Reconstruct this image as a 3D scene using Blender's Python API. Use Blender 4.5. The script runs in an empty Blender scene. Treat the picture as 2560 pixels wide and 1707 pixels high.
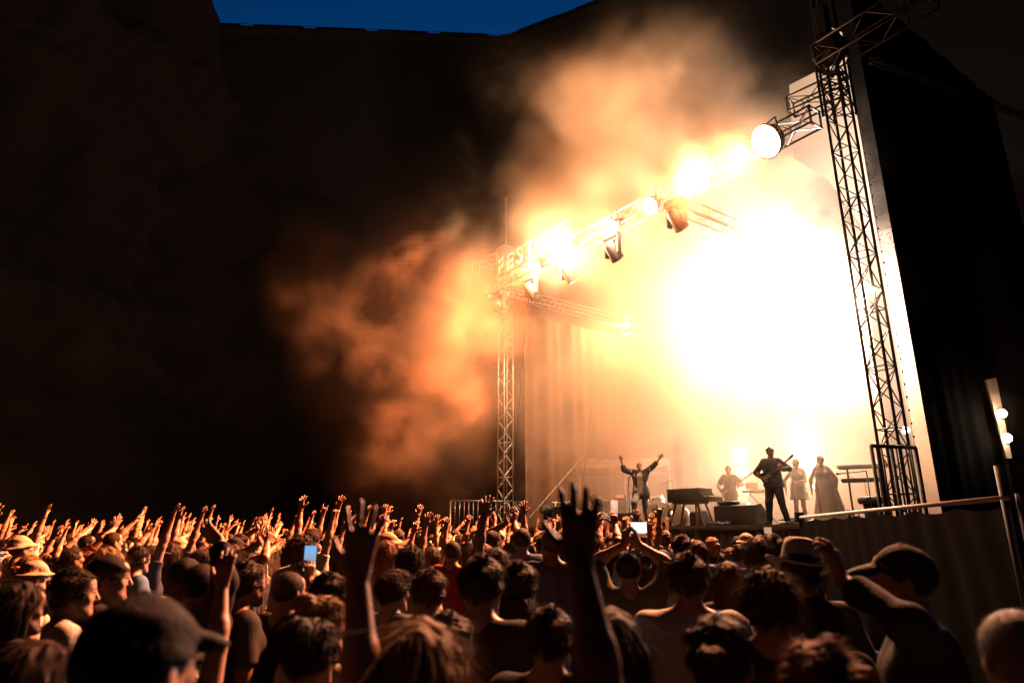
import bpy, math, random, zlib
import numpy as np
from mathutils import Vector, Matrix
from math import radians as R, sin, cos, pi

SC = bpy.context.scene
COL = SC.collection
rng = random.Random(7)

# ------------------------------------------------------------------ camera
FPX = 1640.0                      # focal length in pixels of a 2560 px wide frame
HOR = 1333.0                      # image row of the horizon
TH = math.atan((HOR - 853.5) / FPX)
CAM = Vector((0.0, 0.0, 1.80))
cam_data = bpy.data.cameras.new("camera")
cam = bpy.data.objects.new("camera", cam_data)
COL.objects.link(cam)
cam.location = CAM
cam.rotation_euler = (pi / 2 + TH, 0, 0)
cam_data.sensor_width = 36.0
cam_data.lens = FPX / 2560 * 36.0
cam_data.clip_start = 0.05
cam_data.clip_end = 600
cam_data.dof.use_dof = True
cam_data.dof.focus_distance = 15.5
cam_data.dof.aperture_fstop = 2.0
SC.camera = cam

def ray(px, py):
    x = (px - 1280) / FPX; y = (853.5 - py) / FPX
    return Vector((x, cos(TH) - y * sin(TH), y * cos(TH) + sin(TH)))
def at(px, py, Y):
    r = ray(px, py); return CAM + r * (Y / r.y)
def atz(px, py, z):
    r = ray(px, py); return CAM + r * ((z - CAM.z) / r.z)

# ------------------------------------------------------------------ sky, exposure, renderer
W = bpy.data.worlds.new("World"); SC.world = W; W.use_nodes = True
wn = W.node_tree.nodes; wl = W.node_tree.links
sky = wn.new("ShaderNodeTexSky"); sky.sky_type = 'NISHITA'; sky.sun_disc = False
sky.sun_elevation = R(-4.0); sky.sun_rotation = R(0); sky.ozone_density = 4.0; sky.air_density = 1.0; sky.dust_density = 0.3
tint = wn.new("ShaderNodeMix"); tint.data_type = 'RGBA'; tint.blend_type = 'MULTIPLY'
tint.inputs[0].default_value = 1.0; tint.inputs[7].default_value = (0.05, 1.75, 1.35, 1)
wl.new(sky.outputs[0], tint.inputs[6])
# dusk: the last light stands ahead, over the fortress; the sky behind is nearly night
gco = wn.new("ShaderNodeTexCoord"); gse = wn.new("ShaderNodeSeparateXYZ"); grm = wn.new("ShaderNodeMapRange"); gmx = wn.new("ShaderNodeVectorMath"); gmx.operation = 'SCALE'
wl.new(gco.outputs['Generated'], gse.inputs[0]); wl.new(gse.outputs['Y'], grm.inputs[0])
grm.inputs[1].default_value = -0.1; grm.inputs[2].default_value = 0.75; grm.inputs[3].default_value = 0.03; grm.inputs[4].default_value = 1.0
wl.new(tint.outputs[2], gmx.inputs[0]); wl.new(grm.outputs[0], gmx.inputs['Scale']); wl.new(gmx.outputs[0], wn["Background"].inputs[0])
wn["Background"].inputs[1].default_value = 2.7
SC.view_settings.view_transform = 'Standard'; SC.view_settings.look = 'None'
SC.view_settings.exposure = 0.0; SC.view_settings.gamma = 1.0
cy = SC.cycles
cy.use_denoising = True
try: cy.denoiser = 'OPENIMAGEDENOISE'
except Exception: pass
cy.max_bounces = 4; cy.diffuse_bounces = 1; cy.glossy_bounces = 1; cy.transmission_bounces = 3
cy.transparent_max_bounces = 8; cy.volume_bounces = 0
cy.caustics_reflective = False; cy.caustics_refractive = False
cy.sample_clamp_indirect = 0.1; cy.sample_clamp_direct = 0
cy.use_light_tree = True
cy.volume_step_rate = .5; cy.volume_max_steps = 256
SC.render.engine = 'CYCLES'

# ------------------------------------------------------------------ stage frame: u runs along the front edge, n runs upstage
SL = Vector((-0.25, 24.5, 0)); SU = Vector((0.5705, -0.8213, 0)); SN = Vector((0.8213, 0.5705, 0))
DECK = 2.0
SANG = math.atan2(SU.y, SU.x)          # rotation of the stage frame
def S(u, n, z=DECK):
    p = SL + SU * u + SN * n; return Vector((p.x, p.y, z))
def s_at(px, n, z=DECK, py=1312):
    """the point of the line at depth n upstage that is seen at column px"""
    r = ray(px, py); k = r.x / r.y
    b = SL + SN * n                       # b.x + u*SU.x = k*(b.y + u*SU.y)
    u = (k * b.y - b.x) / (SU.x - k * SU.y)
    return S(u, n, z)

# ------------------------------------------------------------------ tagging
def tag(o, label=None, cat=None, group=None, kind=None):
    if label: o['label'] = label
    if cat: o['category'] = cat
    if group: o['group'] = group
    if kind: o['kind'] = kind
    return o
def empty(name, loc=(0, 0, 0), rz=0.0, label=None, cat=None, group=None):
    o = bpy.data.objects.new(name, None); COL.objects.link(o)
    o.location = loc; o.rotation_euler = (0, 0, rz); o.empty_display_size = 0.2
    return tag(o, label, cat, group)
def copy_tree(o, parent=None):
    c = o.copy(); COL.objects.link(c)
    c.parent = parent
    for ch in list(o.children):
        copy_tree(ch, c)
    return c

# ------------------------------------------------------------------ materials
MATS = {}
def mat(name, col, rough=0.6, metal=0.0, var=0.25, scale=8.0, bump=0.0, bscale=60.0, spec=0.5, emit=None, estr=0.0, stretch=None):
    if name in MATS: return MATS[name]
    m = bpy.data.materials.new(name); m.use_nodes = True
    nt = m.node_tree; b = nt.nodes["Principled BSDF"]
    b.inputs['Roughness'].default_value = rough; b.inputs['Metallic'].default_value = metal
    b.inputs['Specular IOR Level'].default_value = spec
    tc = nt.nodes.new("ShaderNodeTexCoord"); mp = nt.nodes.new("ShaderNodeMapping")
    nt.links.new(tc.outputs['Object'], mp.inputs[0])
    if stretch: mp.inputs['Scale'].default_value = stretch
    no = nt.nodes.new("ShaderNodeTexNoise"); no.inputs['Scale'].default_value = scale; no.inputs['Detail'].default_value = 5
    nt.links.new(mp.outputs[0], no.inputs['Vector'])
    rp = nt.nodes.new("ShaderNodeValToRGB")
    c = np.array(col[:3]); lo = c * (1 - var); hi = np.minimum(c * (1 + var), 0.95)
    rp.color_ramp.elements[0].position = 0.3; rp.color_ramp.elements[1].position = 0.7
    rp.color_ramp.elements[0].color = (*lo, 1); rp.color_ramp.elements[1].color = (*hi, 1)
    nt.links.new(no.outputs[0], rp.inputs[0]); nt.links.new(rp.outputs[0], b.inputs['Base Color'])
    if bump > 0:
        n2 = nt.nodes.new("ShaderNodeTexNoise"); n2.inputs['Scale'].default_value = bscale; n2.inputs['Detail'].default_value = 4
        nt.links.new(mp.outputs[0], n2.inputs['Vector'])
        bp = nt.nodes.new("ShaderNodeBump"); bp.inputs['Strength'].default_value = bump; bp.inputs['Distance'].default_value = 0.02
        nt.links.new(n2.outputs[0], bp.inputs['Height']); nt.links.new(bp.outputs[0], b.inputs['Normal'])
    if emit:
        b.inputs['Emission Color'].default_value = (*emit, 1); b.inputs['Emission Strength'].default_value = estr
    MATS[name] = m
    return m

# ------------------------------------------------------------------ mesh builder
class MB:
    """collects simple solids and links them as one mesh object"""
    def __init__(self): self.v = []; self.f = []
    def _add(self, vs, fs):
        b = len(self.v); self.v += [tuple(p) for p in vs]; self.f += [tuple(i + b for i in f) for f in fs]
    def box(self, c, s, rz=0.0, M=None):
        hx, hy, hz = s[0] / 2, s[1] / 2, s[2] / 2
        vs = [Vector((x, y, z)) for z in (-hz, hz) for x, y in ((-hx, -hy), (hx, -hy), (hx, hy), (-hx, hy))]
        m = Matrix.Rotation(rz, 3, 'Z') if M is None else M
        vs = [m @ p + Vector(c) for p in vs]
        self._add(vs, [(3, 2, 1, 0), (4, 5, 6, 7), (0, 1, 5, 4), (1, 2, 6, 5), (2, 3, 7, 6), (3, 0, 4, 7)]); return self
    def bbox(self, c, s, b=0.01, rz=0.0):
        """box with chamfered vertical and top edges"""
        hx, hy, hz = s[0] / 2, s[1] / 2, s[2] / 2
        def ring(ix, z): return [(-hx + ix + b, -hy + ix, z), (hx - ix - b, -hy + ix, z), (hx - ix, -hy + ix + b, z), (hx - ix, hy - ix - b, z), (hx - ix - b, hy - ix, z), (-hx + ix + b, hy - ix, z), (-hx + ix, hy - ix - b, z), (-hx + ix, -hy + ix + b, z)]
        rs = [ring(b, -hz), ring(0, -hz + b), ring(0, hz - b), ring(b, hz)]
        m = Matrix.Rotation(rz, 3, 'Z')
        vs = [m @ Vector(p) + Vector(c) for r in rs for p in r]
        fs = [tuple(range(7, -1, -1)), tuple(range(24, 32))]
        for k in range(3):
            for i in range(8):
                j = (i + 1) % 8; fs.append((k * 8 + i, k * 8 + j, k * 8 + 8 + j, k * 8 + 8 + i))
        self._add(vs, fs); return self
    def tube(self, a, b, r, r2=None, n=8, caps=True):
        a = Vector(a); b = Vector(b); r2 = r if r2 is None else r2
        d = (b - a); 
        if d.length < 1e-6: return self
        d.normalize(); x = d.orthogonal().normalized(); y = d.cross(x)
        vs = []
        for p, q in ((a, r), (b, r2)):
            for i in range(n):
                t = 2 * pi * i / n; vs.append(p + x * (q * cos(t)) + y * (q * sin(t)))
        fs = [(i, (i + 1) % n, n + (i + 1) % n, n + i) for i in range(n)]
        if caps: fs += [tuple(range(n - 1, -1, -1)), tuple(range(n, 2 * n))]
        self._add(vs, fs); return self
    def path(self, pts, r, n=6):
        for a, b in zip(pts, pts[1:]): self.tube(a, b, r, n=n)
        return self
    def lathe(self, prof, c=(0, 0, 0), M=None, n=24):
        m = Matrix.Identity(3) if M is None else M
        vs = [m @ Vector((r * cos(2 * pi * i / n), r * sin(2 * pi * i / n), z)) + Vector(c) for r, z in prof for i in range(n)]
        fs = [(k * n + i, k * n + (i + 1) % n, (k + 1) * n + (i + 1) % n, (k + 1) * n + i) for k in range(len(prof) - 1) for i in range(n)]
        fs += [tuple(range(n - 1, -1, -1)), tuple(range((len(prof) - 1) * n, len(prof) * n))]
        self._add(vs, fs); return self
    def prism(self, poly, y0, y1, M=None, c=(0, 0, 0)):
        """poly in (x,z), extruded along y"""
        m = Matrix.Identity(3) if M is None else M; n = len(poly)
        vs = [m @ Vector((x, y, z)) + Vector(c) for y in (y0, y1) for x, z in poly]
        fs = [tuple(range(n)), tuple(range(2 * n - 1, n - 1, -1))] + [(i, n + i, n + (i + 1) % n, (i + 1) % n) for i in range(n)]
        self._add(vs, fs); return self
    def build(self, name, m, parent=None, smooth=False):
        me = bpy.data.meshes.new(name); me.from_pydata(self.v, [], self.f); me.update()
        if smooth: me.polygons.foreach_set("use_smooth", [True] * len(me.polygons))
        o = bpy.data.objects.new(name, me); COL.objects.link(o)
        if m: me.materials.append(m)
        if parent: o.parent = parent
        return o
def axis_to(d):
    """rotation taking +z to d"""
    return Vector(d).to_track_quat('Z', 'Y').to_matrix()
def slab(name, pts, m, parent=None):
    me = bpy.data.meshes.new(name); me.from_pydata([tuple(p) for p in pts], [], [tuple(range(len(pts)))]); me.update()
    o = bpy.data.objects.new(name, me); COL.objects.link(o); me.materials.append(m)
    if parent: o.parent = parent
    return o

# ------------------------------------------------------------------ palette
SKIN = [mat('skin_fair', (.52, .30, .21), .5, var=.10, scale=14, bump=.08, bscale=220), mat('skin_tan', (.40, .21, .135), .5, var=.12, scale=14, bump=.08, bscale=220), mat('skin_deep', (.20, .095, .06), .48, var=.12, scale=14, bump=.08, bscale=220)]
LIPS = mat('lips', (.36, .13, .11), .4, var=.1)
EYE = mat('eye_shade', (.10, .07, .06), .25, var=.3, scale=90)
BROW = mat('brow_hair', (.06, .035, .02), .7, var=.3, scale=120)
def cloth(n, c, v=.22): return mat('cloth_' + n, c, .85, var=v, scale=5, bump=.25, bscale=90, spec=.2)
SHIRTS = {'black': cloth('black', (.018, .017, .017)), 'charcoal': cloth('charcoal', (.05, .048, .047)), 'white': cloth('white', (.68, .66, .62), .08), 'grey': cloth('grey', (.25, .24, .23)),
          'red': cloth('red', (.34, .03, .025)), 'navy': cloth('navy', (.03, .04, .09)), 'olive': cloth('olive', (.10, .10, .05)), 'blue': cloth('blue', (.10, .20, .38)), 'cream': cloth('cream', (.55, .46, .33), .12), 'pink': cloth('pink', (.50, .22, .22), .12)}
DENIM = cloth('denim', (.035, .045, .075)); SHOE = cloth('shoe_leather', (.03, .028, .026))
def hairmat(n, c): return mat('hair_' + n, c, .6, var=.45, scale=26, bump=.35, bscale=90, spec=.2, stretch=(9, 9, 1.2))
HAIR = {'dark': hairmat('dark', (.010, .006, .004)), 'brown': hairmat('brown', (.035, .017, .009)), 'fair': hairmat('fair', (.26, .15, .06)), 'grey': hairmat('grey', (.26, .24, .22)), 'red': hairmat('red', (.20, .055, .02))}

# ------------------------------------------------------------------ people: one continuous surface grown from a distance field
V = lambda *a: np.array(a, float)
def nrm(v):
    v = np.asarray(v, float); return v / max(np.linalg.norm(v), 1e-9)
def rotm(yaw=0, pitch=0, roll=0):
    """yaw about z, pitch nods the head back (looking up) about x, roll tilts about y"""
    return np.array(Matrix.Rotation(yaw, 3, 'Z') @ Matrix.Rotation(pitch, 3, 'X') @ Matrix.Rotation(roll, 3, 'Y'))

class Field:
    def __init__(self, prims, hx, zsplit=None, zc=0.02, pad=0.03):
        lo = np.min([p[1] for p in prims], axis=0) - pad; hi = np.max([p[2] for p in prims], axis=0) + pad
        ax = lambda a, b, h: np.arange(a, b + h, h)
        self.x = ax(lo[0], hi[0], hx); self.y = ax(lo[1], hi[1], hx)
        if zsplit and lo[2] < zsplit - 0.1: self.z = np.concatenate([ax(lo[2], zsplit - zc * 0.6, zc), ax(zsplit, hi[2], hx)])
        else: self.z = ax(lo[2], hi[2], hx)
        self.f = np.full((len(self.x), len(self.y), len(self.z)), 0.06, np.float32)
        for p in prims: self.add(*p)
    def add(self, fun, lo, hi, k, op=1):
        m = k + 0.03
        i0, i1 = np.searchsorted(self.x, (lo[0] - m, hi[0] + m)); j0, j1 = np.searchsorted(self.y, (lo[1] - m, hi[1] + m)); k0, k1 = np.searchsorted(self.z, (lo[2] - m, hi[2] + m))
        if i1 <= i0 or j1 <= j0 or k1 <= k0: return
        sub = self.f[i0:i1, j0:j1, k0:k1]
        X = self.x[i0:i1, None, None].astype(np.float32); Y = self.y[None, j0:j1, None].astype(np.float32); Z = self.z[None, None, k0:k1].astype(np.float32)
        d = fun(X, Y, Z)
        if op == 2: sub[...] = sub + d; return
        if op < 0:
            a = -sub; h = np.maximum(k - np.abs(a - d), 0) / k; sub[...] = -(np.minimum(a, d) - h * h * k * 0.25)
        elif k <= 1e-5: sub[...] = np.minimum(sub, d)
        else:
            h = np.maximum(k - np.abs(sub - d), 0) / k; sub[...] = np.minimum(sub, d) - h * h * k * 0.25
    def mesh(self):
        """surface nets"""
        f = self.f; ins = f < 0
        nx, ny, nz = f.shape
        c = np.zeros((nx - 1, ny - 1, nz - 1), np.uint8)
        for a in (0, 1):
            for b in (0, 1):
                for d in (0, 1): c += ins[a:nx - 1 + a, b:ny - 1 + b, d:nz - 1 + d]
        act = (c > 0) & (c < 8)
        I, J, K = np.nonzero(act); n = len(I)
        idx = np.full(act.shape, -1, np.int32); idx[I, J, K] = np.arange(n)
        co = [(a, b, d) for a in (0, 1) for b in (0, 1) for d in (0, 1)]
        vals = {q: f[I + q[0], J + q[1], K + q[2]] for q in co}
        acc = np.zeros((n, 3)); cnt = np.zeros(n)
        for p in co:
            for axn in range(3):
                if p[axn] == 1: continue
                q = list(p); q[axn] = 1; q = tuple(q)
                va, vb = vals[p], vals[q]; m = (va < 0) != (vb < 0)
                t = np.where(m, va / np.where(m, va - vb, 1), 0)
                pt = np.array(p, float)[None].repeat(n, 0); pt[:, axn] += t
                acc[m] += pt[m]; cnt[m] += 1
        loc = acc / cnt[:, None] + np.stack([I, J, K], 1)
        P = np.stack([np.interp(loc[:, i], np.arange(len(a)), a) for i, a in enumerate((self.x, self.y, self.z))], 1)
        quads = []
        for axn in range(3):
            a1, a2 = (axn + 1) % 3, (axn + 2) % 3
            sl0 = [slice(None)] * 3; sl1 = [slice(None)] * 3; sl0[axn] = slice(0, -1); sl1[axn] = slice(1, None)
            e = ins[tuple(sl0)] != ins[tuple(sl1)]; s = ins[tuple(sl0)]
            E = np.argwhere(e)
            E = E[(E[:, a1] > 0) & (E[:, a2] > 0) & (E[:, a1] < f.shape[a1] - 1) & (E[:, a2] < f.shape[a2] - 1)]
            fl = s[tuple(E.T)]
            def cell(d1, d2):
                q = E.copy(); q[:, a1] -= d1; q[:, a2] -= d2; return idx[tuple(q.T)]
            q = np.stack([cell(1, 1), cell(0, 1), cell(0, 0), cell(1, 0)], 1)
            q = np.where(fl[:, None], q, q[:, ::-1]); quads.append(q)
        return P, np.concatenate(quads)

def np_mesh(name, P, Q, mats, face_mat=None):
    me = bpy.data.meshes.new(name)
    me.vertices.add(len(P)); me.vertices.foreach_set("co", P.astype(np.float32).ravel())
    me.loops.add(len(Q) * 4); me.loops.foreach_set("vertex_index", Q.astype(np.int32).ravel())
    me.polygons.add(len(Q)); me.polygons.foreach_set("loop_start", np.arange(0, len(Q) * 4, 4, dtype=np.int32))
    me.polygons.foreach_set("use_smooth", np.ones(len(Q), bool))
    for m in mats: me.materials.append(m)
    if face_mat is not None: me.polygons.foreach_set("material_index", face_mat.astype(np.int32))
    me.update(calc_edges=True); me.validate()
    return me

def cone(a, b, ra, rb, k=0.02, op=1, cuts=()):
    a = np.asarray(a, float); b = np.asarray(b, float); ab = b - a; L2 = max(float(ab @ ab), 1e-9); r = max(ra, rb)
    def fun(X, Y, Z):
        px, py, pz = X - a[0], Y - a[1], Z - a[2]
        t = np.clip((px * ab[0] + py * ab[1] + pz * ab[2]) / L2, 0, 1)
        d = np.sqrt((px - t * ab[0]) ** 2 + (py - t * ab[1]) ** 2 + (pz - t * ab[2]) ** 2) - (ra + (rb - ra) * t)
        for c, nn in cuts: d = np.maximum(d, (X - c[0]) * nn[0] + (Y - c[1]) * nn[1] + (Z - c[2]) * nn[2])
        return d.astype(np.float32)
    return (fun, np.minimum(a, b) - r, np.maximum(a, b) + r, k, op)
def ell(c, r, k=0.02, op=1, M=None, cuts=()):
    c = np.asarray(c, float); r = np.asarray(r, float); M = np.eye(3) if M is None else M; rm = r.max()
    def fun(X, Y, Z):
        px, py, pz = X - c[0], Y - c[1], Z - c[2]
        q = [(M[0, i] * px + M[1, i] * py + M[2, i] * pz) for i in range(3)]
        k0 = np.sqrt(sum((q[i] / r[i]) ** 2 for i in range(3))); k1 = np.sqrt(sum((q[i] / r[i] ** 2) ** 2 for i in range(3))) + 1e-6
        d = k0 * (k0 - 1) / k1
        for cc, nn in cuts: d = np.maximum(d, (X - cc[0]) * nn[0] + (Y - cc[1]) * nn[1] + (Z - cc[2]) * nn[2])
        return d.astype(np.float32)
    return (fun, c - rm, c + rm, k, op)
def wob(amp, f, seed, lo, hi, st=(1, 1, 1)):
    """wrinkles: adds a sum of sines to the field"""
    r = np.random.RandomState(seed); D = r.normal(size=(6, 3)) * np.array(st); D /= np.linalg.norm(D / np.array(st), axis=1)[:, None]; ph = r.uniform(0, 6.3, 6); fr = f * r.uniform(0.6, 1.7, 6)
    def fun(X, Y, Z):
        s = 0
        for i in range(6): s = s + np.sin(fr[i] * (D[i, 0] * X + D[i, 1] * Y + D[i, 2] * Z) + ph[i])
        return (amp / 2.5 * s).astype(np.float32)
    return (fun, np.asarray(lo, float), np.asarray(hi, float), 0.0, 2)

def head_prims(c, M, female=False):
    T = lambda p: c + M @ np.asarray(p, float)
    j = 0.92 if female else 1.0
    P = [ell(T((0, -.012, .030)), (.076, .096, .086), .02, M=M),
         cone(T((0, .030, .0)), T((0, .050, -.070)), .062 * j, .042 * j, .03),
         ell(T((0, .045, .055)), (.062, .045, .045), .02, M=M)]
    for s in (-1, 1):
        P += [cone(T((s * .048, .0, -.03)), T((s * .014, .068, -.094)), .028 * j, .020 * j, .025),
              ell(T((s * .042, .058, -.016)), (.021, .02, .018), .02, M=M),
              ell(T((s * .0765, -.010, -.004)), (.009, .019, .031), .006, M=M @ rotm(s * .35, -.15, 0)),
              cone(T((s * .010, .079, .031)), T((s * .040, .072, .033)), .011, .009, .012),
              ell(T((s * .030, .094, .011)), (.015, .014, .010), .008, -1, M=M),
              ell(T((s * .030, .0735, .011)), (.0125, .0125, .0125), .004, M=M),
              cone(T((s * .003, .100, -.024)), T((s * .012, .092, -.024)), .009, .008, .006)]
    P += [cone(T((0, .085, .026)), T((0, .107, -.018)), .0085, .012, .010),
          cone(T((-.018, .0795, -.054)), T((.018, .0795, -.054)), .0072, .0072, .008),
          cone(T((-.014, .080, -.0645)), T((.014, .080, -.0645)), .0082, .0082, .006),
          ell(T((0, .074, -.098)), (.022, .019, .018), .018, M=M)]
    return P
def hand_prims(w, d, n, side, spread=1.0, curl=0.15, fold=None, thumb=1.0):
    """side +1 for the right hand; n is where the palm faces"""
    d = nrm(d); n = nrm(np.asarray(n, float) - d * float(np.dot(n, d))); s = nrm(np.cross(n, d)) * (-side)
    w = np.asarray(w, float); P = []
    off = (.031, .011, -.010, -.029); L = (.072, .082, .075, .060); ang = (.17, .03, -.10, -.26)
    for i in range(4):
        kn = w + d * (.096 - .006 * abs(i - 1.2)) + s * off[i] - n * .002
        P.append(cone(w + d * .012 + s * off[i] * .55, kn, .0155, .0125, .014))
        a = ang[i] * spread; dd = nrm(d * cos(a) + s * sin(a)); cu = curl if fold is None else fold[i]
        p = kn; rr = (.0098, .0090, .0082, .0070); seg = (.46, .30, .24)
        for q in range(3):
            c = cu * (0.7 + .5 * q); nn = nrm(n - dd * float(n @ dd)); dd2 = nrm(dd * cos(c) + nn * sin(c))
            e = p + dd2 * L[i] * seg[q]; P.append(cone(p, e, rr[q], rr[q + 1], .004)); p = e; dd = dd2
    b = w + d * .024 + s * .026 + n * .008; t1 = nrm(d * .62 + s * .72 * thumb + n * .25); m1 = b + t1 * .046
    P.append(cone(w + d * .015 + s * .012, b + t1 * .012, .016, .015, .012)); P.append(cone(b, m1, .0145, .0115, .010))
    t2 = nrm(d * .85 + s * .45 * thumb + n * (.25 + curl)); P.append(cone(m1, m1 + t2 * .034, .0115, .0085, .004))
    return P
def ik(sh, w, la, lb, hint):
    sh = np.asarray(sh, float); w = np.asarray(w, float); v = w - sh; D = np.linalg.norm(v)
    if D > (la + lb) * .995: w = sh + v / D * (la + lb) * .995; v = w - sh; D = np.linalg.norm(v)
    a = (la * la - lb * lb + D * D) / (2 * D); h = math.sqrt(max(la * la - a * a, 0)); u = v / D
    hn = nrm(np.asarray(hint, float) - u * float(np.dot(hint, u))); return sh + u * a + hn * h, w

HIP = .92
def make_body(name, female=False, arms=None, head=(0, 0, 0), legs=None, hx=.0065, zs=1.12, sleeve=.55, shirt='tee', trousers=True, shoes=False, build=1.0, dress=None, jacket=False):
    """returns {part: mesh} plus the head frame; the person faces +y, is 1.75 m tall and stands on z=0"""
    arms = arms or {}
    b = build * (0.9 if female else 1.0); shx = .165 * (0.9 if female else 1.0) * (0.5 + 0.5 * build) + .01
    Mh = rotm(*head); neck0 = V(0, -.012, 1.475); hc = V(0, .012, 1.632) + np.array([sin(head[2]) * .02, max(-head[1], 0) * .04, 0])
    hc = hc + Mh @ V(0, 0.012, 0) - V(0, 0.012, 0)
    T = [cone((-.055, 0, .95), (.055, 0, .95), .115 * b, .115 * b, .05), cone((-.035, -.003, 1.02), (.035, -.003, 1.02), .112 * b, .112 * b, .07), cone((-.035 * b, -.003, 1.17), (.035 * b, 0, 1.17), .112 * b, .112 * b, .07),
         cone((-.075 * b, 0, 1.33), (.075 * b, 0, 1.33), .112 * b, .112 * b, .07), cone((-shx + .03, -.012, 1.425), (shx - .03, -.012, 1.425), .062, .062, .05)]
    for s in (-1, 1):
        T.append(cone((s * .035, -.022, 1.50), (s * (shx - .04), -.014, 1.447), .042, .042, .04))
        if female: T.append(ell((s * .075, .085, 1.29), (.06, .055, .06), .04))
    B = list(T) + [cone(neck0 + V(0, -.005, -.03), hc + Mh @ V(0, -.022, -.055), .060 * (0.88 if female else 1), .054 * (0.86 if female else 1), .03)] + head_prims(hc, Mh, female)
    C = []   # garment prims
    g = .016
    for t in T: C.append(t)
    G = [cone((-.065, 0, .88), (.065, 0, .88), .122 * b + .034, .122 * b + .034, .06), cone((-.05, -.002, 1.02), (.05, -.002, 1.02), .116 * b + g * 1.4, .116 * b + g * 1.4, .08), cone((-.045 * b, -.003, 1.17), (.045 * b, 0, 1.17), .116 * b + g, .116 * b + g, .08),
         cone((-.075 * b, 0, 1.33), (.075 * b, 0, 1.33), .112 * b + g, .112 * b + g, .07), cone((-shx + .03, -.012, 1.425), (shx - .03, -.012, 1.425), .062 + g * .7, .062 + g * .7, .05)]
    for s in (-1, 1):
        G.append(cone((s * .065, -.022, 1.483), (s * (shx - .04), -.014, 1.447), .034 + g * .6, .042 + g * .6, .04))
        if female: G.append(ell((s * .075, .085, 1.29), (.06 + g, .055 + g, .06 + g), .04))
    hands = {}
    for key, s in (('R', 1), ('L', -1)):
        a = arms.get(key, {})
        sh = V(s * shx, -.012, 1.412)
        w = np.asarray(a.get('w', (s * (shx + .09), .06, .86)), float)
        up = max(0.0, min(1.0, (w[2] - 1.35) / .5)); sh = sh + V(-s * .012, 0, .055) * up
        el, w = ik(sh, w, .295, .262, a.get('hint', (s * 1.0, -.45, -.25)))
        fd = nrm(w - el); d = a.get('d', fd); n = a.get('n', (0, 1, 0) if w[2] > 1.2 else (-s, 0.2, 0))
        B += [cone(sh, el, .056 * (b * .5 + .5), .043 * (b * .5 + .5), .035), cone(el, el + fd * .09, .043, .0435 * (b * .4 + .6), .015), cone(el + fd * .07, w, .0425 * (b * .4 + .6), .0275, .02)]
        if up > 0: B.append(cone((s * (shx - .06), -.02, 1.36), sh, .06, .056, .05))
        B += hand_prims(w, d, n, s, a.get('spread', 1.0), a.get('curl', .12), a.get('fold'), a.get('thumb', 1.0))
        hands[key] = (w, nrm(d), nrm(n), el)
        if sleeve > 0:
            if sleeve <= 1:
                e = sh + (el - sh) * sleeve
                G.append(cone(sh - (el - sh) * .1, e, .060 + g, .058 + g * 1.2, .035, cuts=[(e, nrm(el - sh))]))
            else:
                e = el + (w - el) * (sleeve - 1)
                G.append(cone(sh, el, .060 + g, .046 + g, .035)); G.append(cone(el, e, .046 + g, .036 + g * (1.2 - .3 * (sleeve - 1)), .02, cuts=[(e, fd)]))
            if up > 0: G.append(cone((s * (shx - .06), -.02, 1.36), sh, .06 + g, .056 + g, .05))
    Lg = legs or {}
    TR = []
    for key, s in (('R', 1), ('L', -1)):
        l = Lg.get(key, {}); hip = V(s * .085, 0, HIP)
        kn = np.asarray(l.get('k', (s * .10, .03, .50)), float); an = np.asarray(l.get('a', (s * .105, -.02, .085)), float); toe = np.asarray(l.get('t', an + V(s * .03, .155, -.055)), float)
        B += [cone(hip, kn, .088 * b, .056 * b, .04), cone(kn, kn + (an - kn) * .35 + V(0, -.012, 0), .053, .053 * (b * .5 + .5), .02), cone(kn + (an - kn) * .3 + V(0, -.012, 0), an, .052, .036, .02), cone(an + V(0, -.02, -.045), toe, .036, .026, .02)]
        TR += [cone(hip, kn, .098 * b + .014, .080, .05), cone(kn, an + (kn - an) * .05, .080, .068, .03)]
    out = {}
    F = Field(B, hx, zs); P, Q = F.mesh()
    cen = P[Q].mean(axis=1); loc = (cen - hc) @ Mh
    fm = np.zeros(len(Q), int)
    lips = (np.abs(loc[:, 0]) < .026) & (loc[:, 1] > .078) & (loc[:, 2] < -.046) & (loc[:, 2] > -.074); fm[lips] = 1
    eye = (np.abs(np.abs(loc[:, 0]) - .030) < .013) & (loc[:, 1] > .074) & (np.abs(loc[:, 2] - .011) < .006); fm[eye] = 2
    brow = (np.abs(np.abs(loc[:, 0]) - .030) < .019) & (loc[:, 1] > .066) & (np.abs(loc[:, 2] - .0345) < .005); fm[brow] = 3
    out['body'] = np_mesh('person_body', P, Q, [SKIN[0], LIPS, EYE, BROW], fm)
    nc = ell(neck0 + V(0, .03, .06), (.075, .085, .075), .02, -1)
    if dress:
        G2 = list(G) + dress
        F = Field(G2, .009, zs); F.add(*nc)
        P, Q = F.mesh(); out['dress'] = np_mesh('dress', P, Q, [SHIRTS['white']])
    elif shirt:
        G2 = list(G)
        F = Field(G2, .0085, zs, .016)
        zb = .84
        F.f = np.maximum(F.f, (zb - F.z)[None, None, :].astype(np.float32))
        if shirt == 'tank':
            F.add(*ell((0, .03, 1.60), (.10, .12, .16), .02, -1))
        else: F.add(*nc)
        F.add(*wob(.006, 38, zlib.crc32(name.encode()) % 999, (F.x[0], F.y[0], F.z[0]), (F.x[-1], F.y[-1], F.z[-1]), (1, 1, .6)))
        P, Q = F.mesh(); out['shirt'] = np_mesh('shirt', P, Q, [SHIRTS['black']])
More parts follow.
